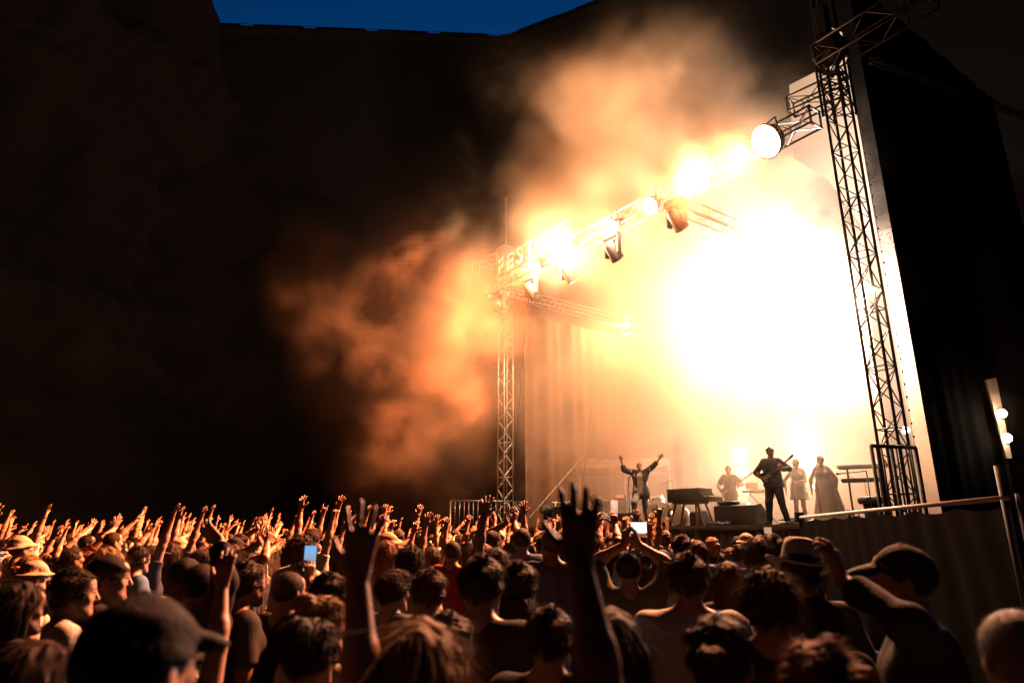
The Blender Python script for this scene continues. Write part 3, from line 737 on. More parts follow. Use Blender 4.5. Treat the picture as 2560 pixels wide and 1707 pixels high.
# sign letters above the front truss
sg = empty('roof_sign', S(1.05, -1.12, TZ + .32), SANG, 'pale block letters reading FESTUNG standing on the front truss', 'sign')
for k, ch in enumerate("FESTUNG"):
    o = text_mesh('letter', ch, .92, .02, mat('sign_white', (.34, .31, .27), .7, var=.1), .012); o.parent = sg; o.location = (.2 + k * .62, 0, 0); o.rotation_euler = (pi / 2, 0, 0)
sf = MB()
for k in range(6): sf.tube((-.1 + k * .86, .04, -.15), (-.1 + k * .86, .04, .62), .012)
sf.tube((-.2, .04, -.06), (4.3, .04, -.06), .014).tube((-.2, .04, .62), (4.3, .04, .62), .012); sf.build('sign_frame', M_STEEL, sg)

# upstage columns of lamps, facing the audience
def lamp_column(px, n, pys, label, pw, big):
    p = s_at(px, n); e = empty('lamp_column', p, SANG, label, 'lamp column', 'upright lamp columns at the back of the stage')
    zs = [(CAM + ray(px, y) * (p.y / ray(px, y).y)).z - DECK for y in pys]
    f = MB(); f.tube((-.12, .1, 0), (-.12, .1, max(zs) + .3), .025).tube((.12, .1, 0), (.12, .1, max(zs) + .3), .025); f.box((0, .1, .03), (.6, .5, .06)); f.build('stand', M_DARKST, e)
    for z in zs:
        M = Matrix.Rotation(pi / 2, 3, 'X')
        h = MB().lathe([(0, -.2), (big * .7, -.2), (big, 0), (big, .05), (big * .9, .05)], (0, 0, z), M, 20).build('lamp', M_BLACK, e, True)
        ln = MB().lathe([(0, .0), (big * .88, .0), (big * .8, .06), (0, .07)], (0, 0, z), M, 20).build('lens', LENS, h, True)
        point('lamp_glow', (0, -.28, z), pw, e, WHITE_HOT, rad=.1)
lamp_column(1878, 6.2, (1132, 1178, 1225, 1268), 'column of four round lamps glowing behind the guitarist and bassist', 220, .17)
lamp_column(2048, 6.4, (1110, 1160), 'pair of round lamps glowing behind the two women singers', 320, .17)
sm = empty('floor_lamp', s_at(2052, 3.2), SANG, 'tiny sparkling lamp between the two women singers', 'lamp')
MB().tube((0, 0, 0), (0, 0, .95), .015).build('stand', M_DARKST, sm); MB().lathe([(0, -.05), (.05, -.05), (.06, .03), (0, .04)], (0, 0, 1.0), Matrix.Rotation(pi / 2, 3, 'X'), 16).build('lens', LENS, sm, True)
# big strobes hung upstage, the source of the white glare
for px, py, n, pw, lab in ((1985, 720, 5.4, 9500, 'strobe lamp hidden in the whitest part of the smoke'), (2110, 800, 5.4, 8500, 'strobe lamp glaring through the smoke just beside the near tower'), (1860, 830, 6.6, 8000, 'strobe lamp deep in the white smoke above the guitarist')):
    p = s_at(px, n, 0, py); r = ray(px, py); q = CAM + r * (p.y / r.y)
    e = empty('strobe_lamp', q, SANG, lab, 'stage lamp', 'strobe lamps hung upstage')
    MB().bbox((0, .12, 0), (.5, .18, .34), .02).build('housing', M_BLACK, e); MB().box((0, .02, 0), (.44, .02, .28)).build('lens', LENS, e)
    MB().tube((-.2, .15, .17), (-.2, .15, TZ - .6 - q.z), .012).tube((.2, .15, .17), (.2, .15, TZ - .6 - q.z), .012).build('drop_bar', M_DARKST, e)
    if px > 2100: point('lamp_glow', (0, -.3, 0), pw, e, WHITE_HOT, .2)
    else: spot('lamp_glow', (0, -.2, 0), (0, -1, 0), pw, 178, e, WHITE_HOT, .2, .06)
for px, py, Y, lab in ((2176, 725, 12.9, 'small star bright lamp clamped half way up the near tower'), (2264, 1075, 14.0, 'small bright lamp low on the banner edge behind the near tower')):
    p = at(px, py, Y); e = empty('clamp_lamp', p, 0, lab, 'lamp'); d = (CAM - p).normalized(); M = axis_to(d)
    MB().lathe([(0, -.2), (.06, -.2), (.09, 0), (.09, .02)], (0, 0, 0), M, 16).build('housing', M_BLACK, e, True); MB().lathe([(0, 0), (.085, 0), (.07, .04), (0, .05)], (0, 0, 0), M, 16).build('lens', LENS, e, True)
    point('lamp_glow', d * .2, 60, e, rad=.05)

# ------------------------------------------------------------------ railings and barrier
def railing(p0, p1, z0, z1, label, m, nb, r=.022, feet=0.0):
    p0 = Vector(p0); p1 = Vector(p1); p0.z = p1.z = 0; e = empty('railing', p0, 0, label, 'railing'); d = p1 - p0
    MB().tube((0, 0, z1), d + Vector((0, 0, z1)), r * 1.3, n=10).build('top_rail', m, e, True); MB().tube((0, 0, z0), d + Vector((0, 0, z0)), r, n=8).build('bottom_rail', m, e, True)
    for k in range(nb + 1):
        q = d * (k / nb); post = k in (0, nb, nb // 2)
        MB().tube(q + Vector((0, 0, feet if post else z0)), q + Vector((0, 0, z1)), r * (1.25 if post else .6), n=8).build('post' if post else 'bar', m, e, True)
    return e
railing(S(-1.7, -1.3), S(-.75, .9), 1.95, 2.98, 'pale crowd railing crossing the foot of the far tower', M_STEEL, 14)
railing(S(-.72, .98), S(.15, 4.1), 1.95, 2.95, 'pale upright railing along the far stage side by the pair of spotlights', M_STEEL, 18)
railing((6.92, 12.7, 0), (7.92, 12.95, 0), 1.95, 3.42, 'dark railing of thick bars at the foot of the near tower', M_DARKST, 9, .03, 0)

bp0 = S(11.75, -.3, 0); bp1 = Vector((5.2, 7.05, 0)); bL = (bp1 - bp0).length; brz = math.atan2((bp1 - bp0).y, (bp1 - bp0).x)
ba = empty('barrier', bp0, brz, 'long barrier hung with black cloth under a pale lit top rail', 'barrier')
MB().tube((.05, 0, 2.13), (bL, 0, 2.16), .030, n=12).build('top_rail', mat('pale_rail', (.85, .80, .72), .5, .2, var=.1), ba, True)
cl = grid_mesh('cloth', lambda u, v: (u * bL, .022 * math.sin(u * 46 + 2 * math.sin(u * 9)) * (1 - v * .8) * (.4 + abs(math.sin(u * 7))) + .012 * math.sin(u * 83 + 5 * v), .03 + 2.06 * v - .05 * (v > .95) * abs(math.sin(u * 22))), 170, 14, mat('barrier_cloth', (.008, .007, .006), .95, var=.25, scale=2, bump=.3, bscale=40, spec=.1)); cl.parent = ba
for x in (0, bL * .35, bL * .68, bL): MB().tube((x, .10, 0), (x, .10, 2.2), .035, n=10).build('post', M_BLACK, ba, True)
MB().box((0, 0, 2.14), (.14, .16, .20)).build('corner_clamp', M_BLACK, ba)
ep = empty('signal_post', at(2528, 1270, 7.0) * 1, 0, 'dark upright post behind the end of the cloth barrier', 'post'); ep.location.z = 0
MB().tube((.06, .15, 0), (.06, .15, 2.5), .04, n=10).build('shaft', M_BLACK, ep, True); MB().box((.06, .15, .04), (.4, .4, .08)).build('foot_plate', M_DARKST, ep)

# light mast out in the dark
mp = at(2520, 1140, 15.0); mpz = mp.z; e = empty('light_mast', (mp.x, mp.y, 0), 0, 'slim pale light mast with two star bright lamps in the dark beyond the barrier', 'light mast')
def mz(y): return at(2520, y, 15.0).z
MB().prism([(-.06, mz(1145)), (.06, mz(1145)), (.09, mz(945)), (-.16, mz(950))], -.03, .03).build('pale_panel', M_BANNER, e)
MB().tube((0, .1, 0), (0, .1, mz(950)), .05, n=8).build('pole', M_DARKST, e)
for y in (1035, 1096):
    M = axis_to((CAM - Vector((mp.x, mp.y, mz(y)))).normalized()); h = MB().lathe([(0, -.2), (.08, -.2), (.11, 0), (.11, .02)], (0, -.08, mz(y)), M, 16).build('lamp', M_BLACK, e, True)
    MB().lathe([(0, .0), (.105, .0), (.09, .06), (0, .07)], (0, -.08, mz(y)), M, 16).build('lens', LENS, h, True); point('lamp_glow', (-.1, -.35, mz(y)), 9, e, rad=.05)

# ------------------------------------------------------------------ cables, chain, straps
def rod(name, a, b, r, label, cat, m=M_STEEL, n=6):
    a = Vector(a); b = Vector(b); o = MB().tube((0, 0, 0), b - a, r, n=n).build(name, m, None, True); o.location = a; return tag(o, label, cat)
pa = s_at(1475, 3.0, 0)
rod('cable', at(1325, 700, 23.6), at(1283, 1200, 24.4), .022, 'slack power cable dropping beside the pale far tower', 'cable', M_DARKST)
rod('cable', at(1510, 850, 24.5), at(1456, 1208, 24.2), .012, 'thin steel line falling to the corner of the canopy frame', 'cable')
ca, cb = at(1640, 930, 25.5), at(1325, 1292, 23.6); ch = MB()
for k in range(90):
    p = (cb - ca) * (k / 90); q = (cb - ca) * ((k + 1.25) / 90); ch.tube(p, q, .012 if k % 2 else .006, n=5)
o = ch.build('chain', M_STEEL); o.location = ca; tag(o, 'long diagonal chain running from the roof down to the far railing', 'chain')
rod('cable', at(1550, 1000, 24.6), at(1660, 1150, 25.2), .010, 'thin line crossing behind the singer towards the drums', 'cable')
for px, y0, y1, lab in ((1337, 1122, 1228, 'thickest dark strap hanging in the smoke behind the far railing'), (1385, 1102, 1230, 'middle dark strap hanging in the smoke behind the far railing'), (1430, 1132, 1234, 'thin dark strap hanging nearest the canopy frame')):
    rod('hanging_strap', at(px, y0, 26.2 + (px - 1337) * .01), at(px - 1, y1, 26.2 + (px - 1337) * .01), .035 if px == 1337 else .022, lab, 'strap', M_BLACK)

# ------------------------------------------------------------------ instruments and gear on the stage
def wedge(p, rz, w, d, h, label):
    e = empty('monitor_wedge', p, rz, label, 'stage monitor', 'wedge stage monitors')
    prof = [(0, 0), (d, 0), (d, h * .30), (d * .42, h), (0, h * .9)]      # (y, z): sloped grille faces +y
    M = Matrix(((0, 1, 0), (1, 0, 0), (0, 0, 1)))
    MB().prism(prof, -w / 2, w / 2, M).build('cabinet', M_BLACK, e)
    g = MB(); a = Vector((0, d, h * .30)); b = Vector((0, d * .42, h)); nn = Vector((0, (b - a).z, -(b - a).y)).normalized(); nn = nn if nn.y > 0 else -nn
    c = (a + b) / 2; ang = math.atan2((b - a).z, (b - a).y); g.box(c + nn * .006, (w * .92, (b - a).length * .9, .012), M=Matrix.Rotation(ang, 3, 'X')); g.build('grille', M_DARKST, e)
    MB().box((w / 2 + .003, d * .55, h * .5), (.008, .15, .05), M=Matrix.Rotation(ang, 3, 'X')).build('handle', mat('handle_recess', (.008, .008, .008), .7), e)
    return e
wedge(s_at(1553, .25), SANG, .62, .62, .40, 'black wedge monitor at the singer\'s feet on the stage edge')
wedge(s_at(1838, .55), SANG + .1, 1.15, .75, .52, 'big black wedge monitor between the piano and the guitarist')
wedge(s_at(1452, .9), SANG, .6, .6, .36, 'black wedge monitor near the far end of the stage edge')
wedge(s_at(1741, 1.6), SANG, .45, .45, .42, 'small dark wedge monitor standing under the piano')
# stool pad on the wedge
st = empty('drum_pad', s_at(1826, .85, DECK + .50), SANG, 'round black cushion pad lying on top of the big wedge monitor', 'pad')
MB().lathe([(0, 0), (.20, .0), (.28, .03), (.29, .07), (.26, .105), (0, .115)], n=28).build('cushion', M_BLACK, st, True); MB().lathe([(0, -.0), (.12, 0), (.1, .03), (0, .03)], n=16).build('foot', M_DARKST, st, True)

# grand piano style keyboard: curved body, lid, key bed, trestle legs
pn = empty('grand_piano', s_at(1728, 1.05), SANG + .12, 'small black grand piano on splayed wooden trestle legs', 'piano')
pn.scale = (.80, .80, .86)
def piano_outline(k=1.0):
    P = [(-.95, .05), (-.98, .35), (-.93, .75), (-.75, 1.02), (-.45, 1.05), (-.15, .9), (.10, .84), (.40, .84), (.40, .0), (-.80, .0)]
    return [(x * k, y * k) for x, y in P]
Mxy = Matrix(((1, 0, 0), (0, 0, 1), (0, 1, 0)))     # prism (x,z)->(x,y), extrude along z
def flat(poly, z0, z1): 
    b = MB(); b.prism(poly, z0, z1, Mxy); return b
flat(piano_outline(), .76, 1.14).build('case', M_GLOSS, pn)
flat([(x * 1.02 - .0, y * 1.02) for x, y in piano_outline()], 1.145, 1.185).build('lid', M_GLOSS, pn)
flat([(.405, .0), (.405, .84), (.80, .84), (.80, .0)], .76, .90).build('key_bed', M_GLOSS, pn)
ck = MB(); ck.prism([(.40, .90), (.52, .90), (.46, 1.0), (.40, 1.08)], -.001, .03).prism([(.40, .90), (.52, .90), (.46, 1.0), (.40, 1.08)], .81, .841); ck.build('cheek', M_GLOSS, pn)
flat([(.56, .04), (.56, .80), (.78, .80), (.78, .04)], .902, .93).build('keyboard', mat('piano_ivory', (.7, .66, .58), .35, var=.03), pn)
bk = MB()
for k in range(24):
    if k % 7 not in (2, 6): bk.box((.62, .07 + k * .031, .938), (.11, .014, .016))
bk.build('black_keys', M_GLOSS, pn)
MB().box((-.25, .42, .73), (1.1, .62, .06)).build('stand_top', M_WOOD, pn)
for sx, sy in ((-1, 0), (1, 0), (-1, 1), (1, 1)):
    MB().tube((-.25 + sx * .44, .18 + sy * .5, .72), (-.25 + sx * .70, .10 + sy * .66, .0), .042, n=4).build('leg', M_WOOD, pn)
MB().box((.15, .15, .36), (.05, .05, .72)).build('prop_leg', M_CHROME, pn)

# drum kit
dr = empty('drum_kit', s_at(1655, 3.2), SANG, 'pale drum kit with big bass drum, toms and cymbals behind the singer', 'drum kit')
def drum(name, c, r, h, d, m_shell=None, label=None, parent=dr, head=M_WHITE):
    M = axis_to(d); b = MB().lathe([(r, -h / 2), (r, h / 2)], c, M, 28); 
    o = b.build(name, m_shell or mat('drum_shell', (.45, .33, .2), .3, var=.15), parent, True)
    hd = MB().lathe([(0, -h / 2 - .003), (r * .96, -h / 2 - .003), (r * 1.02, -h / 2), (r * 1.02, -h / 2 + .03)], c, M, 28).lathe([(r * 1.02, h / 2 - .03), (r * 1.02, h / 2), (r * .96, h / 2 + .003), (0, h / 2 + .003)], c, M, 28)
    hd.build('drum_head', head, o, True)
    rm = MB()
    for k in range(8):
        a = 2 * pi * k / 8; v = M @ Vector((cos(a) * r * 1.03, sin(a) * r * 1.03, 0)); dv = M @ Vector((0, 0, h / 2)); rm.tube(Vector(c) + v - dv, Vector(c) + v + dv, .008, n=5)
    rm.build('lug', M_CHROME, o); return o
bd = drum('bass_drum', (-.25, -.15, .36), .34, .42, (0, 1, 0))
to = text_mesh('lettering', 'SONOR', .12, .002, M_BLACK); to.parent = bd; to.location = (-.25, -.368, .54); to.rotation_euler = (pi / 2, 0, 0)
MB().lathe([(.075, -.004), (.09, -.004), (.09, .004), (.075, .004)], (-.16, -.37, .26), axis_to((0, 1, 0)), 24).build('port_ring', M_BLACK, bd, True)
drum('tom', (-.45, -.1, .86), .17, .2, (0, -.35, 1)); drum('tom', (-.02, -.1, .88), .18, .22, (0, -.35, 1)); drum('floor_tom', (.5, .15, .42), .22, .42, (0, 0, 1)); drum('snare_drum', (-.75, .3, .62), .18, .15, (0, 0, 1))
for cx, cy_, cz, r, tl in ((-.75, -.2, 1.30, .24, .3), (.45, -.15, 1.42, .26, -.2), (.75, .35, 1.25, .25, -.3), (-1.0, .4, .95, .18, .05)):
    c = MB().lathe([(0, .02), (.03, .018), (r, -.012), (r, -.016), (.03, .01), (0, .012)], (cx, cy_, cz), axis_to((tl, -.25, 1)), 28).build('cymbal', mat('cymbal_brass', (.6, .42, .16), .25, .9), dr, True)
    s = MB().tube((cx, cy_, .25), (cx, cy_, cz), .011)
    for a in range(3): s.tube((cx, cy_, .28), (cx + .28 * cos(a * 2.1), cy_ + .28 * sin(a * 2.1), .0), .012)
    s.build('cymbal_stand', M_CHROME, dr)
# two drums at the edge shrouded in clear film
def film_drum(px, n, r, label, black=False):
    e = empty('covered_drum', s_at(px, n), SANG + .1, label, 'drum', 'drums wrapped in clear film')
    MB().lathe([(r * .96, -.15), (r * .96, .15)], (0, 0, r), axis_to((.1, -1, .2)), 32).build('shell', mat('drum_shell', (.45, .33, .2), .3), e, True)
    pr = [(0, .19)]
    b = MB(); n_ = 40; M = axis_to((.1, -1, .2)); vs = []
    for k in range(6):
        q = k / 5; rr = r * q
        for i in range(n_): a = 2 * pi * i / n_; vs.append(M @ Vector((rr * cos(a), rr * sin(a), .20 - .03 * q * q + .014 * q * math.sin(i * 2.9) )) + Vector((0, 0, r)))
    b._add(vs, [(k * n_ + i, k * n_ + (i + 1) % n_, (k + 1) * n_ + (i + 1) % n_, (k + 1) * n_ + i) for k in range(5) for i in range(n_)]); b.build('film_cover', fabric('clear_film', (.6, .56, .5), .3), e, True)
    if black:
        f = MB().lathe([(0, -.03), (.075, -.03), (.075, .03), (0, .03)], (.0, -.26, r * .95), axis_to((0, 1, 0)), 20).lathe([(0, -.03), (.06, -.03), (.06, .03), (0, .03)], (.0, -.26, r * .95 + .13), axis_to((0, 1, 0)), 20); f.build('pedal_beater', M_BLACK, e, True)
film_drum(1652, .75, .34, 'film wrapped drum with a black clamp at its middle, on the stage edge', True)
film_drum(1697, 1.9, .33, 'film wrapped drum half hidden under the piano')

def mic_stand(px, n, h, label, boom=None, tilt=0.0, hand=None):
    e = empty('microphone_stand', s_at(px, n), SANG, label, 'microphone stand', 'microphone stands')
    MB().lathe([(0, 0), (.15, 0), (.15, .02), (.02, .04), (0, .04)], n=24).build('base', M_DARKST, e, True)
    top = Vector((tilt, 0, h)); MB().tube((0, 0, .03), top, .013, n=8).build('pole', M_DARKST, e, True)
    d = Vector(boom or (0, .3, .25)).normalized(); L = .16 if not boom else Vector(boom).length
    MB().tube(top, top + d * L, .012, n=8).build('clip_arm', M_DARKST, e, True)
    M = axis_to(d); MB().lathe([(0, 0), (.012, 0), (.018, .13), (.027, .15), (.029, .18), (.02, .205), (0, .21)], top + d * L, M, 14).build('microphone', M_BLACK, e, True)
    cb = MB(); pts = [top + d * L + Vector((-.03, 0, -.01)), top + Vector((-.08, 0, -.25)), Vector((-.07, .02, .6)), Vector((-.1, .05, .02))]; cb.path(pts, .005); cb.build('cable', M_BLACK, e)
    return e
mic_stand(1575, .35, 1.36, 'microphone stand beside the singer with raised arms', tilt=.03)
mic_stand(1996, 2.6, 1.40, 'microphone stand held by the woman singer in the short dress', tilt=-.05)
mic_stand(2057, 2.6, 1.40, 'microphone stand before the woman singer in the long gown', tilt=-.04)
mic_stand(2186, 1.0, 1.12, 'microphone stand with long boom beside the near tower', boom=(-.42, -.1, -.02))

def bottle(px, n, label):
    e = empty('water_bottle', s_at(px, n), 0, label, 'bottle', 'water bottles on the stage edge')
    MB().lathe([(0, 0), (.034, 0), (.036, .02), (.036, .15), (.030, .18), (.014, .21), (.014, .23), (0, .23)], n=16).build('body', mat('clear_plastic', (.75, .72, .68), .1, var=.03), e, True)
    MB().lathe([(0, .225), (.016, .225), (.016, .25), (0, .25)], n=12).build('cap', M_WHITE, e, True)
bottle(1575, .10, 'water bottle beside the wedge monitor'); bottle(1595, .10, 'water bottle at the singer\'s raised foot'); bottle(2131, .5, 'water bottle beside the black stool, closer to the gown'); bottle(2150, .5, 'water bottle standing right beside the black stool')

# stool by the near tower
so = empty('stool', s_at(2186, 1.6), SANG, 'black padded round stool beside the near tower', 'stool')
MB().lathe([(0, .44), (.24, .44), (.27, .48), (.27, .56), (.22, .60), (0, .61)], n=28).build('seat', M_BLACK, so, True); MB().lathe([(.17, .0), (.17, .44)], n=20).build('pedestal', M_BLACK, so, True)
# keyboard rack next to it
kr = empty('keyboard_rack', s_at(2176, 3.0), SANG + .4, 'pale keyboard rack half hidden behind the near tower', 'keyboard')
MB().bbox((0, 0, 1.42), (1.1, .36, .10), .015).build('keyboard', M_WHITE, kr); MB().bbox((0, .02, 1.08), (1.0, .34, .09), .015).build('lower_keyboard', M_BLACK, kr)
f = MB()
for s in (-1, 1): f.tube((s * .35, .1, 0), (s * .35, .1, 1.4), .025).tube((s * .35, -.25, 0), (s * .35, .35, 0), .025)
f.build('stand', M_DARKST, kr)
# keyboard on crossed legs behind the guitarist
ks = empty('keyboard_stand', s_at(1915, 3.4), SANG + .5, 'keyboard with a sheet of paper on a crossed leg stand behind the guitarist', 'keyboard')
MB().bbox((0, 0, .98), (1.1, .34, .09), .015).build('keyboard', M_WHITE, ks); MB().box((-.3, .05, 1.14), (.36, .012, .22), M=Matrix.Rotation(-.4, 3, 'X')).build('music_sheet', M_WHITE, ks)
xl = MB(); xl.tube((-.38, .1, 0), (.38, .1, .93), .022).tube((.38, .06, 0), (-.38, .06, .93), .022); xl.build('cross_leg', M_DARKST, ks)
# amplifier stack, cases, spotlights on the far stage side
am = empty('amplifier', s_at(1560, 3.6), SANG, 'amplifier stack with a red lit strip beneath the canopy frame', 'amplifier')
MB().bbox((0, 0, .32), (.72, .4, .62), .02).build('speaker_cabinet', M_BLACK, am); MB().bbox((0, 0, .78), (.68, .34, .27), .02).build('amplifier_head', M_BLACK, am)
MB().bbox((0, 0, 1.05), (.62, .3, .22), .02).build('upper_unit', M_DARKST, am); MB().box((0, -.153, 1.10), (.44, .01, .09)).build('red_strip', emis('red_strip_light', (1, .16, .05), 1.3), am)
kb = MB()
for k in range(6): kb.lathe([(0, 0), (.02, 0), (.018, .02), (0, .02)], (-.22 + k * .088, -.17, .8), axis_to((0, -1, 0)), 10)
kb.build('knob', M_CHROME, am)
cs = empty('flight_case', s_at(1522, 2.6), SANG + .1, 'pale upright case standing on a low box beneath the canopy', 'case')
MB().bbox((0, 0, .2), (1.0, .6, .4), .02).build('low_box', M_DARKST, cs); MB().bbox((.12, 0, .66), (.34, .4, .52), .02).build('pale_case', M_WHITE, cs)
moving_head(s_at(1494, 2.4, DECK + .4), SANG, .9, 'spotlight standing on a low box beneath the canopy frame', 0, hang=False, sc=1.0)
lb = empty('low_box', s_at(1490, 2.4), SANG, 'low flat box that carries a spotlight beneath the canopy', 'box')
MB().bbox((0, 0, .2), (.6, .5, .39), .02).build('carcass', M_DARKST, lb); MB().box((0, -.252, .3), (.5, .01, .03)).build('edge_rail', M_STEEL, lb)
moving_head(s_at(1298, -.35, DECK - .02), SANG, 1.1, 'spotlight standing on the stage corner beside the pale tower', 0, hang=False, sc=1.1)
moving_head(s_at(1374, .2, DECK), SANG, 1.2, 'spotlight standing on the stage edge before the upright railing', 0, hang=False, sc=1.1)
sb = empty('speaker_box', s_at(1412, .5), SANG, 'square dark speaker box at the stage edge beside a spotlight', 'speaker')
MB().bbox((0, 0, .33), (.62, .55, .66), .02).build('cabinet', M_DARKST, sb); MB().box((0, -.282, .33), (.54, .01, .58)).build('grille', M_BLACK, sb)

# canopy frame with a sagging sheet of clear film
cf0 = s_at(1452, 3.4); cf1 = s_at(1682, 6.0); L = (cf1 - cf0).length; rz = math.atan2((cf1 - cf0).y, (cf1 - cf0).x)
cf = empty('canopy_frame', cf0, rz, 'pipe frame with a sagging clear film canopy behind the singer', 'canopy')
for x in (0, L * .5, L): MB().tube((x, 0, 0), (x, 0, 2.55), .035, n=10).build('post', M_STEEL, cf, True)
MB().tube((0, 0, 2.55), (L, 0, 2.55), .03, n=10).build('top_bar', M_STEEL, cf, True); MB().tube((0, -.04, 2.05), (L, -.04, 2.05), .036, n=10).build('cross_bar', M_STEEL, cf, True)
fm = grid_mesh('film_sheet', lambda u, v: (u * L, -.05 - 1.0 * v * .2 + .04 * math.sin(u * 40 + v * 5), 2.60 - v * (.26 + .12 * abs(math.sin(u * pi * 2))) + .03 * math.sin(v * 17 + u * 9)), 90, 24, fabric('clear_film', (.6, .56, .5), .3)); fm.parent = cf
for x in (.05, L * .5, L * .9): MB().box((x, -.06, 2.44), (.14, .06, .34)).build('tape_patch', M_WHITE, cf)
# cable coils and litter on the edge
for px, n, lab in ((1800, .25, 'loose coil of cable on the stage edge before the big wedge'), (1990, 1.2, 'heap of coiled cable at the feet of the singer in the short dress'), (2140, 1.2, 'coil of cable between the water bottles and the stool')):
    mb = MB(); r_ = random.Random(int(px)); pts = []
    for k in range(90): a = k * .5; q = .16 + .08 * math.sin(k * .37) + .05 * r_.random(); pts.append(Vector((q * cos(a) * 1.5, q * sin(a), .012 + .0016 * k * (1 if px == 1990 else .4) + .01 * r_.random())))
    mb.path(pts, .009, 5); o = mb.build('cable_coil', M_BLACK, None, True); o.location = s_at(px, n); tag(o, lab, 'cable', 'cable coils on the stage')

# ------------------------------------------------------------------ performers
def place_body(b, loc, rz, sc, label, cat='person', group=None, skin=None, shirt=None, hair=None, hairm=None, trousers=None, extra=(), strands=0, cap=None):
    e = empty('person', loc, rz, label, cat, group); e.scale = (sc, sc, sc)
    def put(n, me, m=None, slot=0):
        o = bpy.data.objects.new(n, me); COL.objects.link(o); o.parent = e
        if m is not None: o.material_slots[slot].link = 'OBJECT'; o.material_slots[slot].material = m
        return o
    put('body', b['body'], skin)
    for n in ('shirt', 'dress'):
        if n in b: put(n, b[n], shirt)
    if 'trousers' in b: put('trousers', b['trousers'], trousers)
    for k in ('shoeR', 'shoeL'):
        if k in b: put('shoe', b[k])
    for n, me, m in extra: put(n, me, m)
    hc, Mh = b['head']; F = Matrix.Translation(hc) @ Matrix(Mh).to_4x4()
    if cap and hair in ('short', 'curly', 'quiff', 'bun'): hair = 'crop'
    if hair:
        me, p, q = hair_of(hair); o = put('hair', me, hairm); o.matrix_local = F
        if strands:
            k = (hair, strands)
            if k not in ST: ST[k] = add_strands(None, p, hair, hairm, n=strands); so_ = ST[k]
            else: so_ = ST[k].copy(); COL.objects.link(so_)
            so_.parent = o; so_.material_slots[0].link = 'OBJECT'; so_.material_slots[0].material = hairm
    if cap:
        o = put('hat' if cap[0] == 'bucket' else 'cap' if cap[0] != 'beanie' else 'beanie', cap_of(cap[0]), cap[1]); o.matrix_local = F
    return e, F
HC = {}; ST = {}
def hair_of(s):
    if s not in HC: HC[s] = hair_mesh(s, len(HC) + 3)
    return HC[s]
CC = {}
def cap_of(k):
    if k not in CC: CC[k] = cap_mesh(k, SHIRTS['black'])
    return CC[k]
def open_jacket(b, name, length=.74, sleeve_r=.008):
    G = [(f, lo, hi, k, op) for f, lo, hi, k, op in b['G']]
    G.append(cone((-.07, 0, .80), (.07, 0, .80), .165, .165, .05))
    F = Field(G, .009, .70); F.f -= .012
    F.f = np.maximum(F.f, (length - F.z)[None, None, :].astype(np.float32))
    F.add(*ell((0, .20, 1.12), (.095, .22, .52), .02, -1)); F.add(*ell((0, .015, 1.56), (.085, .10, .11), .02, -1))
    F.add(*wob(.008, 30, 4, (F.x[0], F.y[0], F.z[0]), (F.x[-1], F.y[-1], F.z[-1]), (1, 1, .5)))
    p, q = F.mesh(); return np_mesh(name, p, q, [SHIRTS['charcoal']])

def face_to(p, target): d = Vector(target) - Vector(p); return math.atan2(-d.x, d.y)
# singer
ps = s_at(1607, .55); sb_ = make_body('singer', arms={'R': dict(w=(.50, .06, 1.80), hint=(.4, 0, -1), curl=.25, spread=1.2), 'L': dict(w=(-.58, .06, 1.84), hint=(-.4, 0, -1), curl=.3, spread=1.2)},
    legs={'R': dict(k=(.16, .34, .62), a=(.16, .30, .26)), 'L': dict(k=(-.10, -.02, .50), a=(-.13, -.16, .085))}, head=(.12, .18, .05), sleeve=0.6, shoes=True, hx=.0065, zs=.3)
sj = make_body('singer_coat', arms={'R': dict(w=(.50, .06, 1.80), hint=(.4, 0, -1)), 'L': dict(w=(-.58, .06, 1.84), hint=(-.4, 0, -1))}, sleeve=1.45, trousers=False, hx=.02)
jk = open_jacket(sj, 'jacket')
place_body(sb_, ps, face_to(ps, (-1.5, 3, 0)), 1.04, 'singer in a dark open jacket and white shirt, arms thrown wide', hair='crop', hairm=HAIR['brown'], shirt=SHIRTS['white'], trousers=SHIRTS['grey'], skin=SKIN[0], extra=[('jacket', jk, SHIRTS['charcoal'])])
fb = empty('step_box', S(0, 0), 0, 'low black box under the singer\'s raised foot', 'box')
rzs = face_to(ps, (-1.5, 3, 0)); off = Matrix.Rotation(rzs, 3, 'Z') @ Vector((.17, .36, 0)) * 1.04; fb.location = ps + off; fb.rotation_euler = (0, 0, rzs)
MB().bbox((0, 0, .088), (.34, .42, .17), .012).build('carcass', M_BLACK, fb); MB().box((0, .213, .09), (.12, .008, .04)).build('handle', M_DARKST, fb)

def guitar(parent_e, pos, rot, m, bass=False):
    e = empty('electric_guitar', (0, 0, 0), 0)
    g = []
    b = MB(); out = [(0.00, -.17), (.12, -.165), (.165, -.08), (.13, .02), (.115, .07), (.15, .15), (.12, .22), (.05, .19), (0, .16), (-.05, .19), (-.13, .24), (-.155, .16), (-.12, .06), (-.135, .0), (-.17, -.08), (-.12, -.165)]
    b.prism(out, -.022, .022); b.build('guitar_body', m, e)
    L = .86 if bass else .68
    MB().box((0, .03, .16 + L * .5 - .06), (.05, .025, L)).build('neck', M_WOOD, e)
    MB().prism([(-.03, .1 + L - .02), (.03, .1 + L - .02), (.05, .1 + L + .15), (-.02, .1 + L + .17)], .018, .04).build('headstock', M_GLOSS, e)
    MB().box((0, .028, .04), (.10, .015, .18)).build('pickguard', M_WHITE, e)
    e.matrix_world = Matrix.Translation(pos) @ rot.to_4x4() @ Matrix.Scale(.88, 4)
    return e
